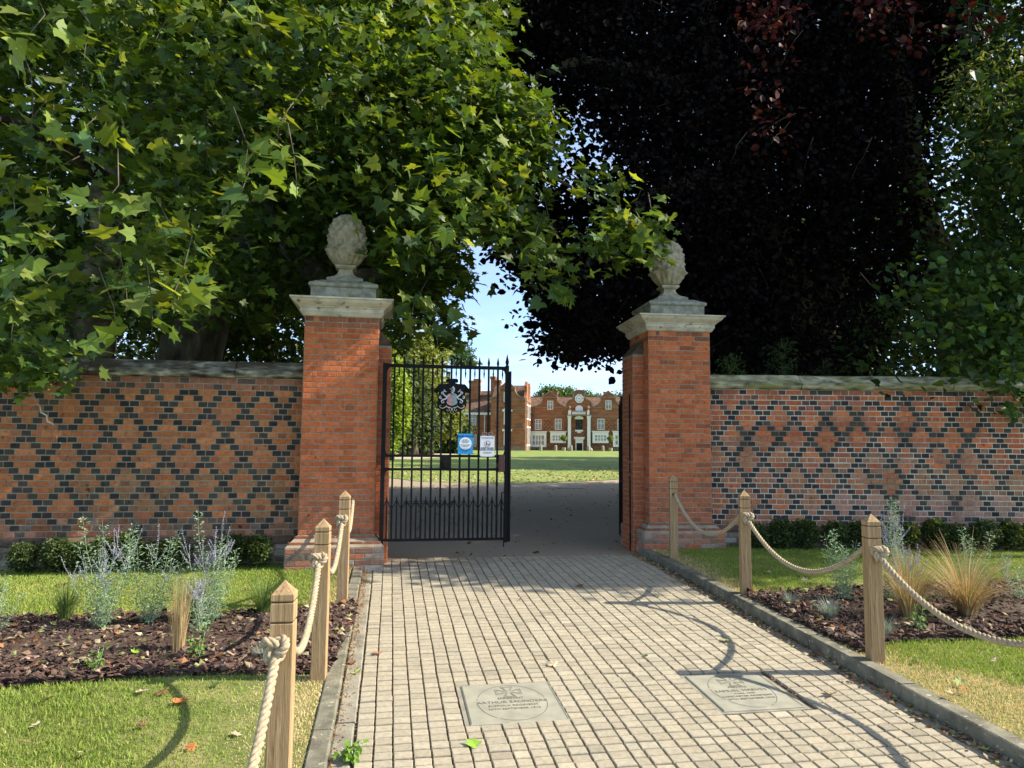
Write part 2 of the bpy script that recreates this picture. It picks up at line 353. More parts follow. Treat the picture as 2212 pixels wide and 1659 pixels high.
sett_f = [(0, 1, 5, 4), (1, 2, 6, 5), (2, 3, 7, 6), (3, 0, 4, 7), (4, 5, 9, 8), (5, 6, 10, 9), (6, 7, 11, 10), (7, 4, 8, 11), (8, 9, 10, 11)]
scatter('path', sett_v, sett_f, np.array(sR), np.array(sT), np.array(scx), M['sett'], kind='structure')
# orange blossom litter lying in joints and gutters
n = 5200; a = np.where(rng.random(n) < .55, rng.integers(0, ncol+1, n)*cw+rng.normal(0, .004, n), np.where(rng.random(n) < .6, rng.normal(-.10, .03, n), rng.normal(PW+.085, .03, n)))
b = 5.7-np.abs(rng.normal(0, 1, n))**.9*3.4; b = np.where(b < -2, rng.uniform(-1, 5, n), b)
q = np.array(PL)[None]+a[:, None]*np.array(PE)+b[:, None]*np.array(PD); q[:, 2] = gz(q[:, 1])-.010+np.where((a < -.01) | (a > PW), .010, 0.002)
s = rng.uniform(.003, .0075, n)[:, None, None]
Rm = frames(rng.normal(0, .5, (n, 3))+[0, 0, 1], rng.normal(size=(n, 3)))*s
base = np.array([[.36, .15, .04], [.42, .22, .07], [.25, .13, .06], [.45, .33, .18]])[rng.integers(0, 4, n)]*rng.uniform(.7, 1.1, (n, 1))
flake_v = [(-1, -1, 0), (1, -.6, .25), (.9, 1, 0), (-.7, .8, .3), (0, 0, .45)]; flake_f = [(0, 1, 4), (1, 2, 4), (2, 3, 4), (3, 0, 4)]
scatter('blossom_litter', flake_v, flake_f, Rm, q, base, M['litter'], kind='stuff', label='orange blossom crumbs caught in the joints and gutters of the paved path')

# memorial plaques
def engraved_cross(mb, cx, cy, s):
    for k in range(4):
        ang = k*math.pi/2; ca, sa = math.cos(ang), math.sin(ang)
        for (w0, w1, r0, r1, t) in ((.16, .50, .22, 1.0, .05), (.10, .34, .32, .86, .03)):
            pts = [(-w0, r0), (-w1, r1), (w1, r1), (w0, r0)]
            for p, q in zip(pts[:-1], pts[1:]):
                P0 = Vector((p[0]*ca-p[1]*sa, p[0]*sa+p[1]*ca, 0))*s; P1 = Vector((q[0]*ca-q[1]*sa, q[0]*sa+q[1]*ca, 0))*s
                d = (P1-P0).normalized(); nn = Vector((-d.y, d.x, 0))*t*s*.5
                mb.add([(cx+v.x, cy+v.y, 0) for v in (P0-nn, P1-nn, P1+nn, P0+nn)], [(0, 1, 2, 3)])
    for k in range(7):
        x = random.uniform(-.2, .2)*s; y = random.uniform(-.2, .2)*s; r = .05*s
        mb.add([(cx+x-r, cy+y-r*.5, .0002*k), (cx+x+r, cy+y-r*.3, .0002*k), (cx+x+r*.6, cy+y+r, .0002*k)], [(0, 1, 2)])
for (a0, a1, b0, b1), lines, lab in zip(plaques, ([('SERGEANT', .036, .050), ('ARTHUR SAUNDERS', .050, -.012), ('SUFFOLK REGIMENT', .036, -.064), ('26TH SEPTEMBER 1915', .034, -.112)],
        [('PRIVATE', .036, .050), ('SAMUEL HARVEY', .050, -.012), ('YORK AND', .030, -.056), ('LANCASTER REGIMENT', .034, -.100), ('29TH SEPTEMBER 1915', .034, -.145)]),
        ('grey stone memorial plaque set in the setts, nearer the left kerb, naming a sergeant', 'grey stone memorial plaque set in the setts, nearer the right kerb, naming a private')):
    ca, cb = (a0+a1)/2, (b0+b1)/2; c = path_pt(ca, cb); ww, hh = (a1-a0)/2, (b1-b0)/2
    t = empty('memorial_plaque', (c.x, c.y, gzf(c.y)+.002), math.atan2(PE.y, PE.x), lab, 'plaque', 'memorial plaques in the path')
    t.rotation_euler = (math.atan(.04), 0, math.atan2(PE.y, PE.x))
    MB().box(-ww-.03, ww+.03, -hh-.025, hh+.025, -.04, -.006).build('mortar_bed', M['gutter'], t)
    MB().square_stack([(ww, hh, -.03), (ww, hh, -.002), (ww-.003, hh-.003, 0)]).build('slab', M['slab'], t)
    e = MB(); N = 72
    for k in range(N):
        if random.random() < .04: continue
        u0, u1 = 2*math.pi*k/N, 2*math.pi*(k+1)/N; ra, rb2, th = ww*.74, hh*.90, .0022
        e.add([((ra+s_*th)*math.cos(u), (rb2+s_*th)*math.sin(u), .0012) for s_, u in ((-1, u0), (1, u0), (1, u1), (-1, u1))], [(0, 1, 2, 3)])
    for s_ in (-1, 1):
        e.add([(s_*(ww-.008)-.003, -hh+.01, .0012), (s_*(ww-.008)+.003, -hh+.01, .0012), (s_*(ww-.008)+.003, hh-.01, .0012), (s_*(ww-.008)-.003, hh-.01, .0012)], [(0, 1, 2, 3)])
    e.build('engraved_border', M['engr'], t)
    e = MB(); engraved_cross(e, 0, .165, .085); o = e.build('engraved_cross', M['engr'], t); o.location.z = .0012
    for s_, sz, y in lines: text(s_, sz, 'inscription', M['engr'], t, (0, y, .0008), bold=0)

# drive inside the gate, lawn of the park, gravel path
LE = [G(x, y) for x, y in ((700, 1022), (800, 1028), (850, 1033), (900, 1040), (1000, 1044), (1100, 1044), (1200, 1042), (1300, 1038), (1345, 1034), (1420, 1029), (1520, 1024))]
lex = np.array([p.x for p in LE]); ley = np.array([p.y for p in LE])
def lawn_edge(x): return np.interp(x, lex, ley)
xs = np.linspace(-40, 40, 161); top = []; 
V = []; f = []
for x in xs: V += [(x, 9.05, gzf(9.05)-.006), (x, 18, .354), (x, float(lawn_edge(x))+.05, .36-.002+.004)]
for i in range(160):
    b = i*3; f += [(b, b+3, b+4, b+1), (b+1, b+4, b+5, b+2)]
np_mesh('driveway', V, f, 4, M['drive'], kind='structure')
V = []; f = []; ysn = [0, 4, 12, 30, 60, 91]
for x in xs:
    y0 = float(lawn_edge(x))
    for q in ysn: y = y0+q*(118-y0)/91; V.append((x, y, gzf(y)+.012))
for i in range(160):
    for j in range(5):
        b = i*6+j; f.append((b, b+6, b+7, b+1))
np_mesh('lawn', V, f, 4, M['lawnfar'], kind='structure')
gp = [G(x, y) for x, y in ((820, 992), (905, 992), (940, 990), (990, 984), (985, 981), (930, 980), (880, 978), (820, 978))]
MB().add([(p.x, p.y, p.z+.03) for p in gp], [list(range(8))]).build('gravel_path', M['gravel'], kind='structure')
# yellow leaves strewn on the sunny edge of the lawn
n = 1800; x = rng.uniform(-9, 9, n); y = lawn_edge(x)+np.abs(rng.normal(0, 1, n))*7; q = np.stack([x, y, gz(y)+.03], 1)
Rm = frames(rng.normal(0, .5, (n, 3))+[0, 0, 1], rng.normal(size=(n, 3)))*rng.uniform(.02, .06, (n, 1, 1))
scatter('leaf_litter', flake_v, flake_f, Rm, q, np.array([[.45, .42, .16], [.5, .45, .25], [.3, .2, .08]])[rng.integers(0, 3, n)], M['litter'], kind='stuff', label='yellow fallen leaves strewn along the near edge of the park lawn')
n = 700; x = rng.uniform(-4, 3.5, n); y = rng.uniform(9.4, 25, n); q = np.stack([x, y, gz(y)+.006], 1)
Rm = frames(rng.normal(0, .4, (n, 3))+[0, 0, 1], rng.normal(size=(n, 3)))*rng.uniform(.008, .03, (n, 1, 1))
scatter('leaf_litter', flake_v, flake_f, Rm, q, np.array([[.25, .17, .08], [.15, .10, .05], [.34, .26, .12]])[rng.integers(0, 3, n)], M['litter'], kind='stuff', label='brown leaf scraps lying on the shaded drive')

# drain covers in the drive
for (pxs, lab, slots) in ((((1173, 1053), (1258, 1053)), 'pale rectangular access cover in the drive beyond the open gateway', 0), (((880, 1085), (975, 1090)), 'slotted iron drain grate in the drive behind the closed gate', 9)):
    p0, p1 = G(*pxs[0]), G(*pxs[1]); wd = p1.x-p0.x
    t = empty('drain_cover', ((p0.x+p1.x)/2, p0.y, .362), 0, lab, 'drain cover')
    MB().box(-wd/2, wd/2, -.45, .45, -.05, .006).build('frame', M['stonegrey'] if not slots else M['iron'], t)
    mb = MB()
    if slots:
        for k in range(slots): mb.box(-wd/2+.06+k*(wd-.12)/slots, -wd/2+.06+(k+.55)*(wd-.12)/slots, -.38, .38, .007, .016)
    else: mb.box(-wd/2+.05, wd/2-.05, -.4, .4, .007, .014)
    mb.build('grille' if slots else 'lid', M['slab'], t)

# ------------------------------------------------------------------ brickwork
bv = [(-.5, -.5, 0), (.5, -.5, 0), (.5, .5, 0), (-.5, .5, 0), (-.5, -.5, .6), (.5, -.5, .6), (.5, .5, .6), (-.5, .5, .6), (-.482, -.45, 1), (.482, -.45, 1), (.482, .45, 1), (-.482, .45, 1)]
bf = sett_f
RED = [(.56, .148, .050), (.52, .135, .046), (.59, .165, .060), (.48, .118, .040), (.54, .155, .06)]
ORG = [(.48, .165, .06), (.43, .14, .052), (.52, .19, .075), (.39, .135, .06)]
DRK = [(.050, .040, .036), (.065, .052, .045), (.080, .066, .050), (.040, .036, .034)]
GRY = [(.24, .17, .13), (.30, .24, .20), (.20, .15, .12), (.34, .30, .25)]
def mixc(c, d, t): return tuple(c[i]*(1-t)+d[i]*t for i in range(3))
class Bricks:
    def __init__(s): s.R = []; s.T = []; s.C = []
    def put(s, o, ux, un, u, z, lu, lz, c, dep=.006, uz=0.0):
        """brick centred u along the face, z high; o face origin, ux face direction, un outward"""
        tilt = random.gauss(0, .009); dep = min(dep, .006); lu *= random.uniform(.97, 1.0); lz *= random.uniform(.93, 1.0)
        up = Vector((0, 0, 1))+ux*tilt; dd = dep*random.uniform(.6, 1.15)
        p = o+ux*u+Vector((0, 0, z+random.gauss(0, .0012)))
        s.R.append([[ux.x*lu, up.x*lz, un.x*dd], [ux.y*lu, up.y*lz, un.y*dd], [uz*lu, lz, 0]]); s.T.append(tuple(p))
        k = random.uniform(.82, 1.12); s.C.append(tuple(max(.01, x*k) for x in c))
    def build(s, name, parent, mat=None, **kw):
        return scatter(name, bv, bf, np.array(s.R), np.array(s.T), np.array(s.C), mat or M['brick'], parent, **kw)
HU = .1105; GA = .0731
def field(br, o, ux, un, length, z0, rows_, diaper=True, joint=.011, phase=0.0, palette=ORG, patch=None):
    for r in range(rows_):
        z = z0+(r+.5)*GA; m = (r+1) % 8; A = (m % 2 == 0)
        units = int(length/HU)+4
        if A:
            c0 = 0 if m in (0, 2) else 2
            for k in range(-1, units//4+1):
                c = (k*4+c0)*HU+phase
                for (cc, ll, dk) in ((c-HU/2, HU, 1), (c+HU/2, HU, 1), (c+2*HU, 2*HU, 0)):
                    a, b = max(cc-ll/2, 0), min(cc+ll/2, length)
                    if b-a < .03: continue
                    dk2 = dk and diaper
                    if r in (rows_-1,) : dk2 = random.random() < .35
                    if r == 0: dk2 = False
                    cl = random.choice(DRK) if dk2 else random.choice(palette)
                    if patch: cl = patch((a+b)/2, z, cl, dk2)
                    br.put(o, ux, un, (a+b)/2, z, b-a-joint, GA-joint, cl)
        else:
            for k in range(-1, units+1):
                cc = k*HU+phase; mm = k % 4
                dk = {1: mm == 0, 5: mm == 2, 3: mm in (1, 3), 7: mm in (1, 3)}[m]
                a, b = max(cc-HU/2, 0), min(cc+HU/2, length)
                if b-a < .03: continue
                dk2 = dk and diaper
                if r >= rows_-2: dk2 = random.random() < .4
                if random.random() < .03: dk2 = False
                cl = random.choice(DRK) if dk2 else random.choice(palette)
                if patch: cl = patch((a+b)/2, z, cl, dk2)
                br.put(o, ux, un, (a+b)/2, z, b-a-joint, GA-joint, cl)
ZB, ROWS = .70, 26
def make_wall(name, A, B, zt, label, mortar, coping, phase, patch, palette, ground, stone):
    """A left end, B right end of the face (xy), zt top of brick at both ends"""
    ux = Vector((B[0]-A[0], B[1]-A[1], 0)); ln = ux.length; ux.normalize(); un = Vector((ux.y, -ux.x, 0)); o = Vector((A[0], A[1], 0))
    if un.y > 0: un = -un
    t = empty(name, (0, 0, 0), 0, label, 'wall', 'brick boundary walls beside the gateway')
    ang = math.atan2(ux.y, ux.x); back = .42
    def loc(mb, nm, mats, **kw):
        ob = mb.build(nm, mats, t, **kw); ob.location = (A[0], A[1], 0); ob.rotation_euler = (0, 0, ang); return ob
    # local frame: x along, y into the wall (away from viewer)
    loc(MB().box(0, ln, 0, back, ZB-.02, zt+.01), 'wall_core', mortar)
    br = Bricks(); field(br, o, ux, un, ln, zt-ROWS*GA, ROWS, phase=phase, patch=patch, palette=palette); br.build('brick_face', t)
    zb = zt-ROWS*GA
    mb = MB(); x = 0
    while x < ln:
        e = min(x+random.uniform(.2, .26), ln); d = random.uniform(-.006, .006)
        mb.loft([[(q, -.002, zb-.002), (q, -.085+d, zb-.075), (q, -.085+d, zb-.09), (q, .1, zb-.09), (q, .1, zb-.002)] for q in (x+.004, e-.004)]); x = e
    loc(mb, 'plinth_course', M['plinth'])
    loc(MB().box(0, ln, -.07, back+.06, ground-.25, zb-.088), 'plinth_core', M['mortar'])
    br = Bricks(); r = 0; z = zb-.09-GA/2
    while z > ground-.08:
        u = -.1 if r % 2 else 0
        while u < ln:
            l_ = .221 if r % 2 else .221; c = random.choice(GRY)
            if random.random() < .5: c = mixc(c, (.50, .47, .42), .75)
            if random.random() < .25: c = mixc(c, (.06, .05, .04), .6)
            if u+l_/2 > 0.05 and u+l_/2 < ln-.05: br.put(o+un*.07, ux, un, u+l_/2, z, l_-.012, GA-.012, c, .013)
            u += l_
        z -= GA; r += 1
    br.build('plinth_brick', t)
    mb = MB(); x = 0
    while x < ln:
        e = min(x+stone*random.uniform(.85, 1.15), ln); d = random.uniform(-.006, .006); q0, q1 = x+.004, e-.004
        prof = [(.0, .0), (-.055, .010), (-.075, .035), (-.085, .085), (-.07, .10), (-.035, .108), (-.02, .125), (.0, .165), (.04, .20), (.16, .222), (back-.1, .215), (back+.02, .16), (back+.07, .10), (back+.07, .03), (back, 0)]
        mb.loft([[(q, py+d, zt+pz+d) for py, pz in prof] for q in (q0, q1)]); x = e
    loc(mb, 'coping', coping)
    return t
# ------------------------------------------------------------------ walls and gate pillars
def g01(u, z, a): return .5+.5*math.sin(u*a+1.3*math.sin(z*1.7*a)+z*2.1)
def patchL(u, z, c, dk):
    x = 8-u
    if z < 1.5 and g01(u, z, 1.1) > .6 and random.random() < .6: c = mixc(c, (.17, .16, .09), .12 if dk else .4)
    if z < .95: c = mixc(c, (.42, .27, .2), .3) if random.random() < .4 else mixc(c, (.08, .06, .05), .35)
    if z > 2.45: c = mixc(c, (.16, .10, .09), .45)
    return c
def patchR(u, z, c, dk):
    f = min(1, max(0, (u-1.6)/2.2))
    if z < 1.95-.12*u+.1*math.sin(u*3) and random.random() < .75: c = mixc(c, (.20, .155, .10), .06) if dk else mixc(c, (.33, .225, .13), .4+.25*f)
    if u > 1.2 and z < 1.9 and random.random() < .5: c = mixc(c, (.25, .18, .13), (.05 if dk else .35*f+.1))
    if z < 1.15 and u > 1.7 and not dk: c = mixc(c, (.42, .25, .20), .5)
    if z > 2.35 and random.random() < .3: c = mixc(c, (.3, .12, .10), .4)
    return c
pl_c = P(640, 955, 8.80); pl_l = P(-420, 955, 7.95)
dl = (pl_l-pl_c)
lw = make_wall('brick_wall', (pl_l.x, pl_l.y), (pl_c.x+.15, pl_c.y+.01), 2.61, 'long red brick wall with dark diamond pattern and black stained coping, left of the gateway', M['mortar'], M['copingL'], .03, patchL, ORG, .30, 1.5)
mb = MB(); dn = Vector((dl.x, dl.y, 0)).normalized(); dn = Vector((dn.y, -dn.x, 0)); dn = dn if dn.y < 0 else -dn
ck_ = [(205, 440), (232, 480), (238, 520), (268, 535), (275, 580), (312, 600), (318, 640), (352, 655), (375, 700), (380, 745), (405, 760), (402, 830), (440, 860)]
def onwall(zx, zy):
    px, py = zx/1.6592*.54, (1300+zy/1.6592)*.54; d_ = ray(px, py); o_ = Vector((0, 0, EYE)); t_ = (pl_c-o_).dot(dn)/d_.dot(dn); return o_+d_*t_+dn*.012
for a_, b_ in zip(ck_[:-1], ck_[1:]):
    A_, B_ = onwall(*a_), onwall(*b_); e_ = (B_-A_).normalized(); n_ = e_.cross(dn)*random.uniform(.004, .011)
    mb.add([A_-n_-e_*.006, A_+n_-e_*.006, B_+n_*.8+e_*.006, B_-n_*.8+e_*.006], [(0, 1, 2, 3)])
mb.build('mortar_repair', M['mortarpale'], lw)
pr_c = P(1532, 955, 10.08); pr_r = P(2620, 955, 9.98)
make_wall('brick_wall', (pr_c.x, pr_c.y), (pr_r.x, pr_r.y), 2.635, 'patchy red brick wall with dark diamond pattern and mossy yellow coping, right of the gateway', M['mortarpale'], M['copingR'], .10, patchR, [(.52, .155, .06), (.45, .13, .055), (.55, .18, .075), (.41, .135, .07)], .36, 1.15)

def pillar_bricks(br, o, ux, un, wd, z0, z1, pal, dep=.011):
    g = (z1-z0)/round((z1-z0)/.0672); r = 0; z = z0
    while z < z1-.01:
        if r % 2: ls = [wd/4]*4
        else: ls = [.105, .055]+[(wd-.32)/5]*5+[.055, .105]
        u = 0
        for l_ in ls:
            c = random.choice(pal)
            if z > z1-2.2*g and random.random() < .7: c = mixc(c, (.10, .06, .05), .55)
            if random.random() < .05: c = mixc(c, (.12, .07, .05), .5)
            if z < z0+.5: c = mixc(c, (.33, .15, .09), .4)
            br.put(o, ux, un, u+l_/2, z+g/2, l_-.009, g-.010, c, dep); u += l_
        z += g; r += 1
def pinecone(mb, z0, r0, h, n=10):
    """egg of overlapping diamond pyramids standing on a leafy cup"""
    NT, NZ = 108, 84; rings = []
    for i in range(NZ+1):
        v = i/NZ; z = z0+v*h
        prof = r0*(math.sin(math.pi*min(.985, .30+.70*v)**1.12))**.62 if v > 0 else r0*.8
        prof = r0*(max(0.0, 1-(abs((v-.30)/.71))**2.3) if v > .30 else 1-((.30-v)/.9)**2)**.5
        ring = []
        for j in range(NT):
            t = j/NT; p = t*n+v*3.6; q = t*n-v*3.6; fp, fq = p % 1, q % 1
            hgt = 1-2*max(abs(fp-.5), abs(fq-.5))
            fade = min(1, (1-v)*6)
            r = prof+(.040*hgt-.012)*fade*(r0/.23)
            ring.append((r*math.cos(2*math.pi*t), r*math.sin(2*math.pi*t), z+.012*hgt*fade))
        rings.append(ring)
    mb.loft(rings)
def calyx(mb, z0, r0, h):
    NT = 128; rings = []
    for i in range(19):
        v = i/18; ring = []
        for j in range(NT):
            t = 2*math.pi*j/NT
            leaf = abs(math.sin(4*t)); fl = math.sin(16*t)*.010*math.sin(math.pi*min(1, v*1.1))+math.sin(40*t)*.004*v
            r = r0*(.42+.66*v**.55)+fl+.020*leaf*v+(.022 if v > .86 else 0)*(.5+.5*math.cos(16*t))
            z = z0+h*v+.022*v*math.cos(8*t)*(v > .5)
            ring.append((r*math.cos(t), r*math.sin(t), z))
        rings.append(ring)
    last = [(x*.86, y*.86, z-.02) for x, y, z in rings[-1]]
    mb.loft(rings+[last])
def make_pillar(corner_px, top_px, Yf, th, zt, zg, label, side, pal):
    """front-left corner seen at corner_px, front face turned by th; side +1: gateway on the right"""
    c = P(*corner_px, Yf); W = .885; D = .885
    t = empty('gate_pillar', (c.x, c.y, 0), th, label, 'gate pillar', 'gate pillars')
    X, Yv = Vector((1, 0, 0)), Vector((0, 1, 0))
    zp = zg+.46                                               # top of the plinth
    MB().box(0, W, 0, D, zg, zt).build('brick_core', M['mortar'], t)
    br = Bricks(); z0 = Vector((0, 0, 0))
    pillar_bricks(br, z0, X, -Yv, W, zp, zt, pal)
    pillar_bricks(br, Vector((W, 0, 0)), Yv, X, D, zp, zt, pal)
    pillar_bricks(br, Vector((0, D, 0)), -Yv, -X, D, zp, zt, pal)
    pillar_bricks(br, Vector((W, D, 0)), -X, Yv, W, zp, zt, pal)
    br.build('brick_face', t)
    # inner pier that carries the gate
    x0, x1 = (W, W+.16) if side > 0 else (-.16, 0)
    y0, y1 = .22, .75; ztp = zt-.30
    mb = MB().box(x0, x1, y0, y1, zg, ztp)
    mb.build('pier_core', M['mortar'], t)
    mb = MB().loft([[(x0-(.0 if side > 0 else .012), y, ztp-.005), (x1+(.012 if side > 0 else 0), y, ztp-.005), ((x0 if side > 0 else x1), y, ztp+.2)] for y in (y0-.012, y1+.012)])
    mb.build('pier_cap', M['mbrick'] if False else M['plinth'], t)
    br = Bricks(); r = 0; z = zg; g = .0672
    xe = x1 if side > 0 else x0
    while z < ztp-.05:
        for (o, ux, un, wd) in ((Vector((x0, y0, 0)), X, -Yv, .16), (Vector((xe, y0, 0)), Yv, X*side, .53)):
            ls = [wd] if wd < .2 else ([.21, .11, .21] if r % 2 else [.105, .16, .16, .105])
            u = 0
            for l_ in ls: br.put(o, ux, un, u+l_/2, z+g/2, l_-.009, g-.01, mixc(random.choice(pal), (.2, .1, .07), .25), .011); u += l_
        z += g; r += 1
    br.build('pier_brick', t)
    # battered plinth
    e = .13; xa, xb = (-e, W+.12) if side > 0 else (-.12, W+e); ya, yb = -e, D+e
    mb = MB().loft([[(xa, ya, zg-.3), (xb, ya, zg-.3), (xb, yb, zg-.3), (xa, yb, zg-.3)], [(xa, ya, zg+.33), (xb, ya, zg+.33), (xb, yb, zg+.33), (xa, yb, zg+.33)],
        [(-.004, -.004, zp), (W+.004, -.004, zp), (W+.004, D+.004, zp), (-.004, D+.004, zp)]])
    mb.build('plinth', M['mortar'], t)
    br = Bricks(); r = 0; z = zg-.02
    while z < zg+.32:
        for (o, ux, un, wd) in ((Vector((xa, ya, 0)), X, -Yv, xb-xa), (Vector((xb, ya, 0)), Yv, X, yb-ya), (Vector((xa, yb, 0)), -Yv, -X, yb-ya)):
            n_ = round(wd/.22); u = 0; ls = [wd/n_]*n_ if r % 2 else [wd/n_/2]+[wd/n_]*(n_-1)+[wd/n_/2]
            for l_ in ls:
                cl = mixc(random.choice(GRY), random.choice(pal), random.choice((0, .2, .6)) if side > 0 else random.choice((.1, .35, .8)))
                br.put(o, ux, un, u+l_/2, z+.034, l_-.012, .058, cl, .012); u += l_
        z += .0685; r += 1
    sl_ = e/(.46-.33)
    for k in range(2):                                   # sloping brick course
        zz = zg+.33+.033+k*.065; ins = (zz-zg-.33)*sl_*.97
        for (o, ux, un, wd) in ((Vector((xa+ins, ya+ins, 0)), X, -Yv, xb-xa-2*ins), (Vector((xb-ins, ya+ins, 0)), Yv, X, yb-ya-2*ins), (Vector((xa+ins, yb-ins, 0)), -Yv, -X, yb-ya-2*ins)):
            n_ = round(wd/.22); u = 0
            for q in range(n_): br.put(o, ux, un, u+wd/n_/2, zz, wd/n_-.012, .056, mixc(random.choice(pal), (.16, .11, .09), .6), .012); u += wd/n_
    br.build('plinth_brick', t)
    cx, cy = W/2, D/2; h2 = D/2-W/2
    def st(name, prof, mat, **kw):
        mb = MB().square_stack([(a, a+h2, z) for a, z in prof], 0, cx, cy); return mb.build(name, mat, t, **kw)
    hw = W/2
    st('cornice', [(hw-.02, zt-.002), (hw+.015, zt-.002), (hw+.03, zt+.010), (hw+.05, zt+.045), (hw+.056, zt+.052), (hw+.056, zt+.095), (hw+.068, zt+.100), (hw+.072, zt+.112), (hw+.105, zt+.135), (hw+.135, zt+.160), (hw+.15, zt+.185), (hw+.152, zt+.192), (hw+.17, zt+.195), (hw+.17, zt+.215), (hw-.03, zt+.235)], M['stone'])
    st('cap_block', [(hw-.05, zt+.21), (hw-.05, zt+.375), (hw-.035, zt+.38), (hw-.022, zt+.395), (hw-.022, zt+.417), (hw-.035, zt+.433), (hw-.08, zt+.45), (hw-.17, zt+.492), (hw-.22, zt+.497), (hw-.22, zt+.537), (.1, zt+.54)], M['stonegrey'])
    f = bpy.data.objects.new('finial', bpy.data.meshes.new('finial')); bpy.data.objects.remove(f)
    prof = [(.21, .462), (.20, .475), (.15, .495), (.11, .53), (.088, .57), (.085, .60), (.09, .612), (.115, .615), (.115, .628), (.13, .632), (.13, .655), (.11, .66)]
    f = MB().square_stack([(a, a, zt+z+.072) for a, z in prof], 0, cx, cy).build('finial', M['stonepale'], t)
    mb = MB(); calyx(mb, zt+.727, .228, .22); o = mb.build('leaf_cup', M['stonepale'], f, smooth=True); o.location = (cx, cy, 0)
    mb = MB(); pinecone(mb, zt+.905, .234, .51); o = mb.build('pine_cone', M['stonepale'], f, smooth=False); o.location = (cx, cy, 0)
    return t
make_pillar((652, 900), None, 8.52, R(10), 3.37, .28, 'brick gate pillar with stone pine cone finial, left of the gateway, with grey battered plinth', 1, RED)
make_pillar((1402, 900), None, 9.78, R(7), 3.425, .33, 'brick gate pillar with stone pine cone finial, right of the gateway behind the rope fence', -1, RED)

# ------------------------------------------------------------------ gates
def spear(mb, x, z, h=.115, w=.017, y=0, down=False):
    s = -1 if down else 1
    mb.loft([[(x-w*.55, y-.006, z), (x+w*.55, y-.006, z), (x+w*.55, y+.006, z), (x-w*.55, y+.006, z)], [(x-w*.95, y-.007, z+s*h*.3), (x+w*.95, y-.007, z+s*h*.3), (x+w*.95, y+.007, z+s*h*.3), (x-w*.95, y+.007, z+s*h*.3)],
             [(x-.001, y-.001, z+s*h), (x+.001, y-.001, z+s*h), (x+.001, y+.001, z+s*h), (x-.001, y+.001, z+s*h)]])
def make_gate(hinge, end, zb, H, label, detail=True, flip=1):
    d = Vector((end[0]-hinge[0], end[1]-hinge[1], 0)); Wd = d.length; ang = math.atan2(d.y, d.x)
    t = empty('iron_gate', (hinge[0], hinge[1], zb), ang, label, 'gate', 'iron gates of the gateway')
    I = M['iron']; HT = H
    zr = [0.02, H*.408, H*.484, H]                             # rails
    for z, hh in ((zr[0]+.012, .015), (zr[1], .015), (zr[2], .015), (zr[3]-.012, .021)):
        MB().box(.02, Wd-.02, -.013, .013, z-hh, z+hh).build('rail', I, t)
    MB().box(-.025, .025, -.025, .025, -.03, H+.015).build('hinge_stile', I, t)
    mb = MB().box(Wd-.022, Wd+.022, -.022, .022, -.01, H+.02); spear(mb, Wd, H+.02, .15, .024); mb.build('meeting_stile', I, t)
    mb = MB().box(Wd+.030, Wd+.052, -.03, .03, .0, H-.05); mb.build('closing_bar', I, t)
    n = 12; sp = Wd/(n+1)
    for k in range(1, n+1):
        mb = MB().box(k*sp-.0115, k*sp+.0115, -.0115, .0115, .03, H+.01); spear(mb, k*sp, H+.01)
        mb.build('bar', I, t)
    for k in range(n+1):
        x = (k+.5)*sp; top = H*.215
        mb = MB().box(x-.009, x+.009, -.009, .009, .03, top); spear(mb, x, top, .10, .012)
        for s_ in (-1, 1):                                       # curved collar reaching to the neighbouring bars
            mb.tube([(x+s_*sp*.5, 0, top-.07), (x+s_*sp*.42, 0, top-.045), (x+s_*sp*.22, 0, top-.01), (x+s_*.008, 0, top+.035)], .0055, 5)
        mb.build('dog_bar', I, t)
        if 0 < k < n+1:
            mb = MB(); mb.box(x-.006, x+.006, -.006, .006, H-.07, H-.03); spear(mb, x, H-.06, .10, .010, down=True); mb.build('hanging_spear', I, t)
    for (x, z, sx, sz) in ((.025, H-.035, 1, -1), (Wd-.022, H-.035, -1, -1), (.025, zr[1]-.014, 1, -1), (.025, zr[2]+.014, 1, 1), (Wd-.022, zr[2]+.014, -1, 1), (Wd-.022, zr[1]-.014, -1, -1)):
        MB().prism([(x, z), (x+sx*.035, z), (x+sx*.014, z+sz*.014), (x, z+sz*.06)], -.011, .011).build('corner_bracket', I, t)
    return t, Wd, sp, zr
gh = P(828, 960, 8.62); ge = P(1094, 960, 8.86)
zgb = P(821, 1173, 8.62).z; zgt = P(836, 787, 8.62).z; Hg = zgt-zgb
gate, Wd, sp, zr = make_gate((gh.x, gh.y), (ge.x, ge.y), zgb, Hg, 'closed black iron gate leaf with spear tops, crest and two signs')
I = M['iron']
def sub(mb, nm, mat, parent=None, **kw): return mb.build(nm, mat, parent or gate, **kw)
cxl = 6.5*sp
mb = MB().box(6*sp-.01, 7*sp+.01, -.02, .02, zr[1]+.014, zr[2]-.014)
lp = sub(mb, 'lock_plate', I)
sh = [(-.03, .032), (-.042, .02), (-.035, -.01), (0, -.05), (.035, -.01), (.042, .02), (.03, .032), (0, .036)]
mb = MB().prism([(cxl+x*.95, (zr[1]+zr[2])/2+z*1.1) for x, z in sh], -.027, -.021); sub(mb, 'shield_boss', I, lp)
mb = MB().box(Wd-.10, Wd-.024, -.035, .028, zr[1]-.03, zr[2]+.02); lb = sub(mb, 'lock_box', M['rust'], bevel=.004)
mb = MB().tube([(Wd-.02, -.05, H_ ) for H_ in (.22, .30)], .006, 6) if False else MB()
mb.tube([(Wd-.03, -.035, .60), (Wd-.06, -.05, .60), (Wd-.06, -.05, .42), (Wd-.03, -.045, .36), (Wd-.03, -.045, -.06)], .008, 7); sub(mb, 'drop_bolt', I)
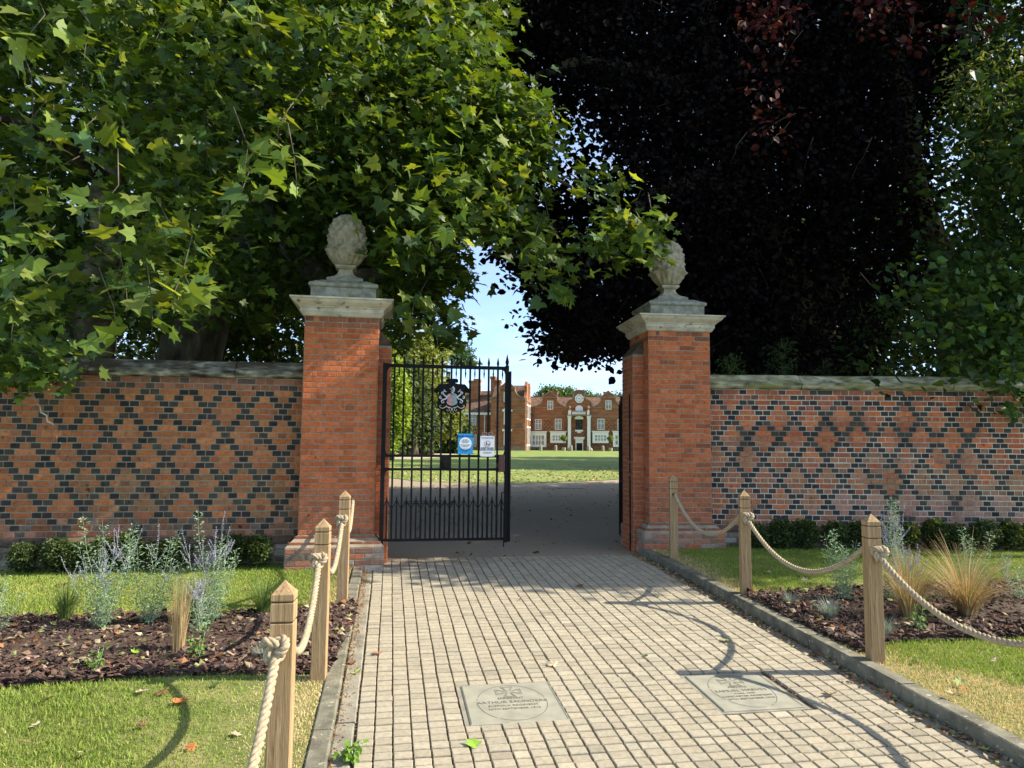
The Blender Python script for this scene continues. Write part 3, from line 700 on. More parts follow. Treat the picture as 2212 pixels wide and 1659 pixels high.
MB().box(12*sp-.0115, 12*sp+.0115, -.012, -.0095, zr[1]+.03, zr[1]+.075).build('bare_rust_patch', M['rust'], gate)
# crest on the gate
kz = (zgt-zgb)/387.0                                       # metres per photo pixel at the gate
ck = kz*1.02
def cpx(zx, zy):                                            # pixels of the enlarged crest view -> gate plane
    px, py = (1600+zx/4.809)*.54, (1480+zy/4.809)*.54
    return ((px-828)*ck, (1173-py-(px-828)*-.016)*ck*.997)
half = [(965, 905), (900, 880), (800, 850), (720, 800), (685, 740), (680, 660), (705, 590), (712, 520), (700, 455), (655, 495), (632, 460), (650, 400), (690, 350), (720, 322), (850, 315), (900, 300), (905, 285), (850, 285), (848, 235), (880, 212), (965, 212)]
o0 = [(x-965, y) for x, y in half]; out = [(965+x, y) for x, y in o0]+[(965-x, y) for x, y in o0[::-1][1:-1]]
cr = empty('tmp', (0, 0, 0)); bpy.data.objects.remove(cr)
crest = MB().prism([cpx(*p) for p in out], -.045, -.018).build('crest', I, gate)
for s_ in (-1, 1):
    mb = MB(); c = cpx(965+s_*300, 455)
    for k in range(3):
        pass
    mb.tube([(c[0]+(.032-.0011*q)*math.cos(q*.55), -.05-.0004*q, c[1]+(.032-.0011*q)*math.sin(q*.55)) for q in range(24)], .0065, 6)
    mb.build('scroll_rim', I, crest, smooth=True); mb = MB()
    c2 = cpx(965+s_*82, 262); pts = [(c2[0]+.017*math.cos(a), -.05, c2[1]+.017*math.sin(a)) for a in np.linspace(0, 5.4, 14)]; mb.tube(pts, .0065, 6); mb.build('scroll_rim', I, crest, smooth=True)
def relief(pts, y0, y1, nm, mat):
    return MB().prism([cpx(*p) for p in pts], y0, y1).build(nm, mat, crest)
relief([(967, 540), (925, 500), (880, 520), (865, 560), (878, 620), (860, 680), (885, 715), (967, 745)], -.056, -.045, 'shield_half', M['pinkp'])
relief([(965, 745), (1045, 715), (1072, 680), (1055, 620), (1068, 560), (1050, 520), (1010, 500), (965, 540)], -.056, -.0455, 'shield_half', M['bluep'])
def ctube(pts, r): 
    mb.tube([(cpx(x, y)[0], -.056, cpx(x, y)[1]) for x, y in pts], [r*k for k in np.concatenate([np.linspace(.5, 1, (len(pts)+1)//2), np.linspace(1, .45, len(pts)-(len(pts)+1)//2)])], 7)
for s_ in (-1, 1):
    mb = MB()
    m_ = lambda pts: [(965+s_*(x-965), y) for x, y in pts]
    ctube(m_([(855, 475), (820, 455), (790, 470), (800, 520), (840, 555), (870, 575), (840, 610), (790, 625), (760, 650), (775, 690), (810, 680), (805, 650)]), .0105)   # sea horse body and coiled tail
    ctube(m_([(790, 465), (760, 490), (775, 520)]), .007); ctube(m_([(765, 575), (735, 550), (725, 580), (740, 600), (770, 600)]), .009)
    ctube(m_([(860, 560), (885, 548), (900, 530)]), .005); ctube(m_([(800, 440), (815, 430), (825, 455)]), .005)
    mb.build('sea_horse', M['silver'], crest, smooth=True)
mb = MB()
ctube([(940, 465), (975, 450), (990, 410), (965, 385), (985, 370), (1010, 420), (1000, 455), (975, 490), (965, 520)], .009); ctube([(910, 410), (935, 415), (960, 420)], .004); ctube([(945, 500), (965, 480), (985, 500), (965, 525)], .008)
mb.build('lion_and_helm', M['silver'], crest, smooth=True)
mb = MB()
for s_ in (-1, 1):
    m_ = lambda pts: [(965+s_*(x-965), y) for x, y in pts]
    ctube(m_([(765, 745), (750, 730), (728, 740), (738, 775), (790, 795), (840, 765), (860, 755), (905, 780), (920, 820), (890, 850), (865, 830), (880, 805)]), .006)
    ctube(m_([(855, 735), (870, 765), (930, 775), (965, 800), (945, 840), (935, 870), (965, 895)]), .006)
mb.build('foliage_scrolls', M['cream'], crest, smooth=True)
mb = MB()
for k, (x, y) in enumerate(((1000, 575), (1005, 630), (1000, 690))): ctube([(x-25, y), (x, y+6), (x+22, y-4), (x+22, y-22)], .003)
mb.build('ship_prows', M['silver'], crest)
mb = MB(); ctube([(885, 600), (905, 590), (925, 620), (905, 640), (930, 660), (945, 690)], .004); ctube([(905, 630), (885, 645)], .003); mb.build('rampant_lion', M['pinkp'], crest)

def gp2(px, py):                                            # photo pixel -> local x,z on the gate
    return ((px-828)*ck, (1173+(px-828)*-.012-py)*ck)
def on_gate(x, y, z):
    a = gate.rotation_euler.z; return (gate.location.x+x*math.cos(a)-y*math.sin(a), gate.location.y+x*math.sin(a)+y*math.cos(a), gate.location.z+z)
def vpx(sx, sy): return sx*.54, sy*.54
# blue notice tied to the bars
def poster(x0, y0, x1, y1, mat, name, label, rim):
    a, b = gp2(*vpx(x0, y1)), gp2(*vpx(x1, y0)); wd, ht = b[0]-a[0], b[1]-a[1]
    t = empty(name, on_gate((a[0]+b[0])/2, -.022, a[1]), gate.rotation_euler.z, label, 'sign')
    pts = []; r = rim
    for (cx, cz, a0) in ((wd/2-r, ht-r, 0), (-wd/2+r, ht-r, 90), (-wd/2+r, r, 180), (wd/2-r, r, 270)):
        for k in range(5): pts.append((cx+r*math.cos(R(a0+k*22.5)), cz+r*math.sin(R(a0+k*22.5))))
    MB().prism(pts, -.003, .003).build('panel', mat, t); return t, wd, ht
t, wd, ht = poster(1828, 1738, 1888, 1821, M['blue'], 'blue_notice', 'blue weather notice with a white disc, cable tied to the closed gate', .004)
mb = MB().prism([(wd*.41*math.cos(a), ht*.52+wd*.41*math.sin(a)) for a in np.linspace(0, 2*math.pi, 40, endpoint=False)], -.005, -.0032); mb.build('white_disc', M['paper'], t)
FR = (math.pi/2, 0, 0)
text('WINTER WEATHER', .025, 'heading', M['black'], t, (0, -.0055, ht*.84), FR, bold=.0006)
for k, s_ in enumerate(('In the event of', 'adverse weather, the', 'park gates will remain', 'open for access', '', 'Please take care on paths and', 'use the gritted routes as', 'possible when icy', '', 'Please check before making', 'your journey and leave', 'early if needed')):
    if s_: text(s_, .0105, 'notice_line', M['black'], t, (0, -.0058, ht*.70-k*.0125), FR)
for x, z in ((-1, 1), (1, 1), (-1, 0), (1, 0)): MB().tube([(x*(wd/2-.006), -.005, ht*(.975 if z else .03)), (x*(wd/2+.02), .0, ht*(.99 if z else .02)), (x*(wd/2+.045), .02, ht*(.99 if z else .02))], .0022, 5).build('cable_tie', M['black'], t)
t, wd, ht = poster(1918, 1745, 1976, 1829, M['paper'], 'dog_sign', 'white sign with a red ringed person and dog symbol on the closed gate', .008)
rc = ht*.62; rr = wd*.22; N = 40; mb = MB()
for k in range(N):
    u0, u1 = 2*math.pi*k/N, 2*math.pi*(k+1)/N
    mb.prism([(rr*math.cos(u0), rc+rr*math.sin(u0)), (rr*math.cos(u1), rc+rr*math.sin(u1)), (rr*.88*math.cos(u1), rc+rr*.88*math.sin(u1)), (rr*.88*math.cos(u0), rc+rr*.88*math.sin(u0))], -.0045, -.0032)
mb.build('red_ring', M['red'], t)
mb = MB(); q = rr
def pz(pts): mb.prism([(x*q, rc+z*q) for x, z in pts], -.0048, -.0032)
pz([(-.30+.10*math.cos(a), .62+.10*math.sin(a)) for a in np.linspace(0, 6.28, 12, endpoint=False)])
pz([(-.40, .48), (-.22, .48), (-.18, .0), (-.08, -.55), (-.18, -.58), (-.28, -.1), (-.42, -.58), (-.52, -.55), (-.40, .0)])
pz([(-.24, .30), (.02, .10), (.0, .04), (-.26, .18)]); pz([(0, .10), (.50, -.02), (.50, -.04), (0, .05)])
pz([(.12, -.18), (.50, -.12), (.62, .02), (.74, .02), (.76, -.08), (.64, -.14), (.62, -.34), (.60, -.60), (.54, -.60), (.52, -.36), (.26, -.38), (.22, -.60), (.16, -.60), (.14, -.34), (.04, -.14), (.06, -.10)])
mb.build('walker_and_dog_symbol', M['black'], t)
text('KEEP DOGS', .030, 'heading', M['black'], t, (0, -.0040, ht*.365), FR, bold=.0008); text('UNDER CONTROL', .0205, 'heading', M['black'], t, (0, -.0040, ht*.295), FR, bold=.0005)
text('PUBLIC SPACES PROTECTION ORDER', .0085, 'notice_line', M['black'], t, (0, -.0040, ht*.905), FR); text('ANTISOCIAL BEHAVIOUR AND DOG CONTROL', .007, 'notice_line', M['black'], t, (0, -.0040, ht*.875), FR)
for k in range(4): text('Failure to comply with this order may result', .0055, 'notice_line', M['slab'], t, (0, -.0040, ht*(.22-.022*k)), FR)
for x in (-1, 1):
    for z in (.025, .965): MB().prism([(x*(wd/2-.012)+.004*math.cos(a), ht*z+.004*math.sin(a)) for a in np.linspace(0, 6.28, 8, endpoint=False)], -.006, -.0032).build('screw', M['iron'], t)
# sunglasses tucked behind the top edge of the sign
t2 = empty('sunglasses', on_gate(0, 0, 0), gate.rotation_euler.z, 'brown framed sunglasses tucked on top of the white dog sign', 'sunglasses')
c = gp2(*vpx(1947, 1745)); t2.location = on_gate(c[0], -.02, c[1]+.012)
mb = MB(); ml_ = MB()
for s_ in (-1, 1):
    pts = [(s_*.037+.031*math.cos(a), -.002, .012+.020*math.sin(a)*(1 if math.sin(a) > 0 else .9)) for a in np.linspace(0, 6.283, 18)]; mb.tube(pts, .0028, 5)
    ml_.prism([(s_*.037+.029*math.cos(a), .014+.017*math.sin(a)) for a in np.linspace(0, 6.283, 16, endpoint=False)], -.003, -.001)
    mb.tube([(s_*.068, 0, .02), (s_*.07, .03, .0), (s_*.06, .10, -.045)], .0025, 5)
mb.tube([(-.01, -.004, .018), (0, -.006, .022), (.01, -.004, .018)], .0025, 5)
mb.build('frame', M['frameb'], t2, smooth=True); ml_.build('lens', M['lens'], t2)

h2_ = P(1363, 960, 10.12); e2_ = P(1341, 960, 11.62)
g2, W2, s2, z2 = make_gate((h2_.x, h2_.y), (e2_.x, e2_.y), .36+.03, Hg, 'open black iron gate leaf swung inwards and seen edge on beside the right pillar')
mb = MB()
for z in (1.02, 1.20): 
    for dz in (0, .02): mb.tube([(.6, -.03, z+dz), (.3, -.04, z+dz+.01), (-.03, -.04, z+dz), (-.04, .04, z+dz)], .004, 5)
mb.build('rope_lashing', M['rope'], g2)

# ------------------------------------------------------------------ rope fences
def make_post(px, py0, Y, x, off, H, rz, label):
    b = Vector((x, Y, gzf(Y)+off)); t = empty('fence_post', b, rz, label, 'fence post', 'wooden posts of the rope fences')
    hw = .049; zt = H
    t0 = zt-.055
    pr = [(hw, -.15), (hw, t0-.125), (hw-.004, t0-.122), (hw-.004, t0-.116), (hw, t0-.113), (hw, t0-.038), (hw-.004, t0-.035), (hw-.004, t0-.029), (hw, t0-.026), (hw, t0), (.002, zt)]
    o = MB().square_stack([(a, a, z) for a, z in pr]).build('shaft', M['wood'], t, bevel=.003)
    mb = MB()
    for zz in (t0-.119, t0-.032): mb.square_stack([(hw-.0035, hw-.0035, zz-.0028), (hw-.0035, hw-.0035, zz+.0028)])
    mb.build('saw_groove', M['dark'], t)
    mb = MB(); zh = t0-.19
    for s_ in (-1, 1):
        mb.add([(.0+.022*math.cos(a), s_*(hw+.001), zh+.022*math.sin(a)) for a in np.linspace(0, 6.283, 14, endpoint=False)], [tuple(range(14))])
    mb.build('rope_hole', M['dark'], t)
    return b, zh
posts = {}
rzl = math.atan2(PE.y, PE.x)
LEFTP = [(3.2, -.995, 'nearest wooden post of the left rope fence, at the bottom of the view'), (5.03, -1.31, 'second nearest wooden post of the left rope fence, rising from the bark mulch'), (6.85, -1.585, 'third wooden post of the left rope fence, at the far end of the mulch bed'), (8.75, -1.91, 'farthest wooden post of the left rope fence, against the left pillar')]
for i, (Y, x, lab) in enumerate(LEFTP): posts['L', i] = make_post(0, 0, Y, x, .03, 1.08, rzl+random.gauss(0, .03)-.05, lab)
RIGHTP = [(9.0, 2.036, 'farthest wooden post of the right rope fence, against the right pillar'), (7.20, 2.34, 'middle wooden post of the right rope fence, at the corner of the mulch bed'), (5.31, 2.66, 'nearest wooden post of the right rope fence, with a large knot on its right side'), (3.45, 3.0, 'wooden post of the right rope fence, out of view, whose shadow lies on the path'), (1.6, 3.3, 'last wooden post of the right rope fence, beside the camera')]
for i, (Y, x, lab) in enumerate(RIGHTP): posts['R', i] = make_post(0, 0, Y, x, .09 if i > 1 else .06, 1.05, rzl-.25+random.gauss(0, .03), lab)
def rope_pts(a, b, sag, n=60):
    a, b = Vector(a), Vector(b); out = []
    for i in range(n+1):
        t = i/n; p = a.lerp(b, t); p.z -= sag*4*t*(1-t); out.append(p)
    return out
def twisted(pts, rad, parent, name='rope'):
    """three strands laid round each other"""
    mb = MB(); L_ = 0; acc = [0]
    for i in range(1, len(pts)): L_ += (pts[i]-pts[i-1]).length; acc.append(L_)
    n = max(12, int(L_/.010)); res = []
    for k in range(n+1):
        s = L_*k/n; j = max(i for i in range(len(acc)) if acc[i] <= s+1e-9); j = min(j, len(pts)-2)
        t = (s-acc[j])/max(1e-9, acc[j+1]-acc[j]); res.append((pts[j].lerp(pts[j+1], t), s))
    for st_ in range(3):
        line = []
        for k, (p, s) in enumerate(res):
            d = (res[min(k+1, n)][0]-res[max(k-1, 0)][0]).normalized(); x = d.cross(Vector((0, 0, 1)))
            if x.length < .05: x = Vector((1, 0, 0))
            x.normalize(); y = d.cross(x); a = s/.105*2*math.pi+st_*2.094
            line.append(p+(x*math.cos(a)+y*math.sin(a))*rad*.52)
        mb.tube(line, rad*.60, 7)
    return mb.build(name, M['rope'], parent, smooth=True)
def knot(c, s, parent, rz):
    pts = []
    for k in range(90):
        t = 2*math.pi*k/90
        pts.append(Vector((math.sin(t)+2*math.sin(2*t), -1.15*math.sin(3*t), math.cos(t)-2*math.cos(2*t)))*s*.30)
    pts.append(pts[0]); Rm = Matrix.Rotation(rz, 3, 'Z')
    pts = [Vector(c)+Rm @ p for p in pts]
    mb = MB(); mb.tube(pts, .019, 9); 
    for k in range(10): pass
    o = mb.build('knot', M['rope'], parent, smooth=True)
    tw = MB()
    return o
def make_rope(a, b, sag, label, kn=None, rz=0):
    pa, pb = Vector(a), Vector(b); t = empty('rope', pa, 0, label, 'rope', 'ropes of the fences')
    pts = [p-pa for p in rope_pts(pa, pb, sag)]
    twisted(pts, .0195, t, 'swag')
    if kn is not None:
        k = Vector(kn)-pa; Rz = Matrix.Rotation(rz, 3, 'Z')
        base = []
        for q in range(72):
            u = 2*math.pi*q/71; base.append(k+Rz @ (Vector((math.sin(u)+2*math.sin(2*u), -1.2*math.sin(3*u), math.cos(u)-2*math.cos(2*u)))*.0175))
        twisted(base, .0185, t, 'knot')
def hp(key, dx, dy, dz=0):
    b, zh = posts[key]; return (b.x+dx, b.y+dy, b.z+zh+dz)
# left: towards the camera from each post face; knots hang on the viewer's side
farL = (-.72, 1.35, gzf(1.35)+.83)
MBx = posts
make_rope(hp(('L', 0), -.005, -.065, -.04), farL, .36, 'nearest rope of the left fence, running out of the bottom of the view', hp(('L', 0), -.01, -.075, -.03), 0)
make_rope(hp(('L', 1), -.005, -.065, -.04), hp(('L', 0), .0, .05, -.01), .27, 'rope of the left fence swagged between the nearest post and the second post', hp(('L', 1), -.01, -.075, -.03), .3)
make_rope(hp(('L', 2), -.005, -.065, -.04), hp(('L', 1), .0, .05, -.01), .27, 'rope of the left fence swagged between the second post and the third post', hp(('L', 2), -.01, -.075, -.03), 0)
make_rope(hp(('L', 3), .0, -.05, -.01), hp(('L', 2), .0, .05, -.01), .27, 'rope of the left fence hanging between the third post and the pillar post')
make_rope(hp(('R', 0), .01, -.05, 0), hp(('R', 1), -.02, .05, 0), .33, 'rope of the right fence swagged in front of the right pillar')
make_rope(hp(('R', 1), .005, -.065, -.03), hp(('R', 2), -.02, .05, 0), .33, 'rope of the right fence swagged over the lawn between middle and nearest posts', hp(('R', 1), .005, -.075, -.02), -.2)
make_rope(hp(('R', 2), .01, -.065, -.04), hp(('R', 3), -.01, .05, 0), .33, 'rope of the right fence leaving the view in front of the grasses', hp(('R', 2), .015, -.075, -.03), -.2)
make_rope(hp(('R', 3), .01, -.065, -.04), hp(('R', 4), -.01, .05, 0), .33, 'rope of the right fence beside the camera, seen only by its shadow', hp(('R', 3), .01, -.075, -.03), 0)
# ------------------------------------------------------------------ the mansion
PHI = R(-8); cph, sph = math.cos(PHI), math.sin(PHI)
MO = P(2123*.54, 972, 120); MO.z = gzf(120)+.0
MU, MV = Vector((cph, sph, 0)), Vector((-sph, cph, 0))          # along the front, into the building
def ml(sx, sy, yl=0.0):
    """photo pixel (4096 wide) -> (u, z) on the plane y = yl of the mansion's frame"""
    d = ray(sx*.54, sy*.54); c = Vector((0, 0, EYE))-MO
    t = (yl-c.dot(MV))/d.dot(MV); p = c+d*t
    return p.dot(MU), p.z
def va(zx, zy, yl=0): return ml(2040+zx/5.53, 1520+zy/5.53, yl)
def vb(zx, zy, yl=0): return ml(2240+zx/5.53, 1520+zy/5.53, yl)
def vc(zx, zy, yl=0): return ml(1600+zx/4.809, 1480+zy/4.809, yl)
man = empty('mansion', MO, PHI, 'red brick mansion with curved gables and a white clock face beyond the lawn', 'mansion')
def window(u0, u1, z0, z1, yl, cols, rowsz, parent, fr=.10, name='window', gmat='glassw', fmat='white', nx=3, nz=4, mull=.09, deep=.12, label=None):
    """frame with mullions and transoms, leaded glazing bars in front of a recessed pane"""
    mb = MB(); y0, y1 = yl-deep, yl+.06
    mb.box(u0, u0+fr, y0, y1, z0, z1); mb.box(u1-fr, u1, y0, y1, z0, z1); mb.box(u0+fr, u1-fr, y0, y1, z1-fr, z1); mb.box(u0+fr, u1-fr, y0, y1, z0, z0+fr)
    iu0, iu1, iz0, iz1 = u0+fr, u1-fr, z0+fr, z1-fr
    for c in range(1, cols): u = iu0+(iu1-iu0)*c/cols; mb.box(u-mull/2, u+mull/2, y0+.02, y1, iz0, iz1)
    zs = [iz0]+[iz0+(iz1-iz0)*r for r in rowsz]+[iz1]
    for z in zs[1:-1]: mb.box(iu0, iu1, y0+.035, y1, z-mull/2, z+mull/2)
    for c in range(cols):
        for k in range(1, nx): u = iu0+(iu1-iu0)*(c+k/nx)/cols; mb.box(u-.016, u+.016, yl-.045, yl-.02, iz0, iz1)
    for a, b in zip(zs[:-1], zs[1:]):
        m_ = max(2, round((b-a)/.27))
        for k in range(1, m_): z = a+(b-a)*k/m_; mb.box(iu0, iu1, yl-.044, yl-.019, z-.016, z+.016)
    f = mb.build(name, M[fmat], parent, label=label)
    MB().box(u0+fr*.5, u1-fr*.5, yl-.015, yl+.02, z0+fr*.5, z1-fr*.5).build('pane', M[gmat], f)
    return f
def wbox(v, x0, y0, x1, y1, yl=0): a, b = v(x0, y1, yl), v(x1, y0, yl); return a[0], b[0], a[1], b[1]
zg0 = -.15
zE = va(600, 612)[1]; zR = vb(100, 375, 0)[1]
u_l = -1.0; u_r = ml(2640, 1800)[0]
mb = MB().box(u_l, u_r, 0, 9, zg0-.5, zE); wallp = mb.build('front_wall', M['mbrick'], man)
# roof of the main range
zr_ = ml(2300, 1520+375/5.53, 4.5)[1]
mb = MB().add([(u_l, -.1, zE-.05), (u_r, -.1, zE-.05), (u_r, 4.5, zr_), (u_l, 4.5, zr_), (u_r, 9.1, zE-.05), (u_l, 9.1, zE-.05)], [(0, 1, 2, 3), (3, 2, 4, 5), (1, 4, 2), (0, 3, 5)]); roofp = mb.build('roof', M['mroof'], man)
mb = MB(); 
for k in range(int((u_r-u_l)/.45)): mb.box(u_l+k*.45+.02, u_l+k*.45+.43, 4.38, 4.62, zr_-.05, zr_+.09)
mb.build('ridge_tiles', M['mbrick'], roofp)
# string courses
mb = MB()
for zy in (800, 612): z = vb(900, zy)[1]; mb.box(.6, u_r, -.12, .0-.003, z-.10, z+.10)
mb.build('string_course', M['mtrim'], man)
def gable(cu, half, yl, zbase, coping=True, parent=man, thick=.5, fin=True):
    pts = half; out = [(cu+x, z) for x, z in pts]+[(cu-x, z) for x, z in pts[::-1] if x > 0]
    out = out+[(cu-pts[-1][0], zbase), (cu+pts[-1][0], zbase)]
    seq = [(cu+x, z) for x, z in pts]+[(cu+pts[-1][0], zbase), (cu-pts[-1][0], zbase)]+[(cu-x, z) for x, z in pts[::-1] if x > 0]
    g = MB().prism(seq, yl-.06, yl-.06+thick).build('gable', M['mbrick'], parent)
    if coping:
        mb = MB()
        for s_ in (-1, 1):
            for (xa, za), (xb, zb_) in zip(pts[:-1], pts[1:]):
                a, b = Vector((cu+s_*xa, 0, za)), Vector((cu+s_*xb, 0, zb_)); d = (b-a)
                if d.length < .01: continue
                nrm = Vector((-d.z, 0, d.x)).normalized()*.09
                mb.loft([[(p.x-nrm.x, yl-.2, p.z-nrm.z), (p.x+nrm.x, yl-.2, p.z+nrm.z), (p.x+nrm.x, yl+thick, p.z+nrm.z), (p.x-nrm.x, yl+thick, p.z-nrm.z)] for p in (a-d.normalized()*.03, b+d.normalized()*.03)])
        mb.build('coping', M['mtrim'], g)
    return g
def rel(v, cx, pts, yl=0):
    c = v(cx, 400, yl)[0]; return c, [(abs(v(cx+x, y, yl)[0]-c), v(cx+x, y, yl)[1]) for x, y in pts]
GP = [(0, 245), (80, 312), (165, 378), (165, 398), (148, 402), (150, 430), (172, 480), (215, 530), (290, 578), (400, 606)]
for v, cx in ((va, 885), (vb, 1067)):
    cu, pts = rel(v, cx, GP); g = gable(cu, pts, 0, zE-.05)
    za, zb_ = v(cx, 372)[1], v(cx, 400)[1]; wx = pts[2][0]
    MB().box(cu-wx-.05, cu+wx+.05, -.28, -.07, zb_, za).build('pediment_band', M['mtrim'], g)
    mb = MB()
    for s_ in (-1, 1): mb.loft([[(cu+s_*(wx+.0)+r*math.cos(a), -.1+r*math.sin(a), za+z) for a in np.linspace(0, 6.283, 8, endpoint=False)] for r, z in ((.10, 0), (.12, .1), (.05, .2), (.16, .38), (.16, .5), (.03, .66))])
    mb.build('ball_finial', M['mtrim'], g)
CP = [(0, 228), (55, 233), (100, 252), (125, 285), (125, 302), (108, 306), (108, 345), (122, 395), (160, 435), (225, 458), (262, 500), (288, 560), (270, 595), (258, 612)]
cu0, pts = rel(vb, 425, CP); g = gable(cu0, pts, -.10, zE-.05)
MB().box(cu0-pts[3][0]-.05, cu0+pts[3][0]+.05, -.42, -.17, vb(425, 303)[1], vb(425, 288)[1]).build('pediment_band', M['mtrim'], g)
MB().tube([(cu0, -.1, vb(425, 228)[1]), (cu0, -.1, vb(425, 200)[1])], [.07, .02], 6).build('finial', M['mtrim'], g)
# clock
cc = vb(427, 410, -.3); cr_ = vb(522, 410, -.3)[0]-cc[0]
clk = MB().prism([(cc[0]+cr_*1.08*math.cos(R(22.5+45*k)), cc[1]+cr_*1.08*math.sin(R(22.5+45*k))) for k in range(8)], -.34, -.16).build('clock', M['white'], man)
mb = MB()
for k in range(12):
    a = R(90-30*k); c_, s_ = math.cos(a), math.sin(a); r0, r1 = cr_*.55, cr_*.84; wq = cr_*(.05 if k % 3 else .07)
    mb.add([(cc[0]+c_*r0-s_*wq, -.345, cc[1]+s_*r0+c_*wq), (cc[0]+c_*r1-s_*wq, -.345, cc[1]+s_*r1+c_*wq), (cc[0]+c_*r1+s_*wq, -.345, cc[1]+s_*r1-c_*wq), (cc[0]+c_*r0+s_*wq, -.345, cc[1]+s_*r0-c_*wq)], [(0, 1, 2, 3)])
mb.build('numerals', M['black'], clk)
mb = MB()
for a, r1, wq in ((R(90-30*9.3), .46, .055), (R(90-6*20), .66, .04)):
    c_, s_ = math.cos(a), math.sin(a); r1 *= cr_; wq *= cr_
    mb.prism([(cc[0]-c_*.1-s_*wq, cc[1]-s_*.1+c_*wq), (cc[0]-c_*.1+s_*wq, cc[1]-s_*.1-c_*wq), (cc[0]+c_*r1, cc[1]+s_*r1)], -.37, -.35)
mb.build('hands', M['black'], clk)
# windows of the main front
for (v, x0, y0, x1, y1) in ((va, 553, 868, 697, 1100), (va, 995, 860, 1142, 1097), (vb, 830, 860, 983, 1097), (vb, 1275, 868, 1425, 1100), (vb, 1700, 868, 1850, 1100)):
    window(*wbox(v, x0, y0, x1, y1), -.01, 2, (.62,), man)
for (v, x0, y0, x1, y1) in ((va, 828, 462, 957, 655), (vb, 1007, 455, 1137, 652)):
    window(*wbox(v, x0, y0, x1, y1), -.07, 2, (.64,), man, gmat='glass')
for (v, x0, y0, x1, y1) in ((va, 455, 1135, 810, 1482), (va, 897, 1135, 1240, 1393), (vb, 722, 1130, 1074, 1395), (vb, 1173, 1130, 1530, 1482)):
    u0, u1, z0, z1 = wbox(v, x0, y0, x1, y1)
    f = window(u0, u1, z0, z1-.32, -.45, 4, (.5,), man, fr=.42, deep=.1, mull=.16)
    mb = MB().box(u0+.02, u1-.02, -.44, 0, z0, z1-.33); mb.build('bay_side', M['white'], f)
    MB().loft([[(u0-.0, y, z1-.32+a) if False else (q, y, z) for q, y, z in ()]] if False else [[(u0, -.56, z1-.318), (u1, -.56, z1-.318), (u1, 0, z1-.318), (u0, 0, z1-.318)], [(u0-.12, -.68, z1-.12), (u1+.12, -.68, z1-.12), (u1+.12, 0, z1-.12), (u0-.12, 0, z1-.12)], [(u0-.15, -.72, z1), (u1+.15, -.72, z1), (u1+.15, 0, z1), (u0-.15, 0, z1)]]).build('bay_cornice', M['white'], f)
    if y1 > 1450: MB().box(u0+.05, u1-.05, -.40, 0, zg0-.3, z0).build('bay_base', M['copingL'], f)
# dark diamond brick patches
def lattice(v, x0, y0, x1, y1, st=.62, yl=0.0, mb=None):
    u0, u1, z0, z1 = wbox(v, x0, y0, x1, y1, yl); t_ = .055
    n_ = int((u1-u0+z1-z0)/st)+2
    for s_ in (1, -1):
        for k in range(-n_, n_+1):
            a = []
            for q in np.linspace(0, 1, 60):
                z = z0+(z1-z0)*q; u = (u0+k*st+(z-z0)*.85) if s_ > 0 else (u1-k*st-(z-z0)*.85)
                if u0 <= u <= u1: a.append((u, z))
            if len(a) < 4: continue
            (ua, za), (ub, zb_) = a[0], a[-1]; y = yl-.004-.002*(s_ > 0)
            mb.add([(ua-t_, y, za), (ua+t_, y, za), (ub+t_, y, zb_), (ub-t_, y, zb_)], [(0, 1, 2, 3)])
mb = MB()
for r_ in ((va, 740, 885, 950, 1110), (va, 815, 1120, 890, 1400), (va, 880, 1395, 1240, 1530), (vb, 90, 880, 160, 1110), (vb, 0, 1395, 175, 1530), (vb, 700, 910, 790, 1110), (vb, 1020, 880, 1225, 1110), (vb, 1085, 1120, 1165, 1400), (vb, 700, 1395, 1160, 1530), (vb, 255, 1060, 320, 1500), (vb, 530, 1060, 600, 1500), (vb, 325, 1130, 590, 1255)):
    lattice(*r_, mb=mb)
mb.build('diaper_brickwork', M['mdiaper'], wallp)
# entrance bay
for (x0, x1) in ((180, 248), (607, 678)):
    u0, u1, z0, z1 = wbox(vb, x0, 785, x1, 1548)
    c = (u0+u1)/2; hw = (u1-u0)/2
    MB().square_stack([(hw*1.15, .35, zg0-.2), (hw*1.15, .35, z0+.55), (hw, .3, z0+.6), (hw*.97, .28, z1-.75), (hw*1.05, .3, z1-.7), (hw*1.05, .3, z1-.45), (hw*1.3, .42, z1-.25), (hw*1.4, .46, z1)], 0, c, -.5).build('column', M['white'], man)
u0, u1, z0, z1 = wbox(vb, 165, 775, 690, 800)
MB().box(u0, u1, -1.05, -.13, z0+.05, z1+.06).build('balcony_slab', M['mtrim'], man)
ub0, ub1, zb0, zb1 = wbox(vb, 190, 690, 655, 775)
bal = MB().box(ub0, ub1, -1.0, -.8, zb1-.12, zb1).build('balustrade', M['mtrim'], man)
mb = MB(); n_ = 13
for k in range(n_): u = ub0+.7+(ub1-ub0-1.4)*k/(n_-1); mb.loft([[(u+r*math.cos(a), -.9+r*math.sin(a), zb0+z*(zb1-zb0-.12)) for a in np.linspace(0, 6.283, 6, endpoint=False)] for r, z in ((.09, 0), (.09, .1), (.05, .2), (.11, .45), (.05, .8), (.09, 1))])
mb.build('balusters', M['white'], bal)
mb = MB()
for (x0, x1) in ((190, 248), (605, 655)): u0, u1, z0, z1 = wbox(vb, x0, 688, x1, 778); mb.box(u0, u1, -1.05, -.6, z0-.02, z1+.04)
mb.build('balustrade_pier', M['white'], bal)
mb = MB()
for x in (218, 630): u, z = vb(x, 688); mb.loft([[(u+r*math.cos(a), -.8+r*math.sin(a), z+h_) for a in np.linspace(0, 6.283, 8, endpoint=False)] for r, h_ in ((.14, .03), (.16, .15), (.06, .25), (.2, .45), (.22, .6), (.12, .78), (.02, .85))])
mb.build('urn', M['mtrim'], bal)
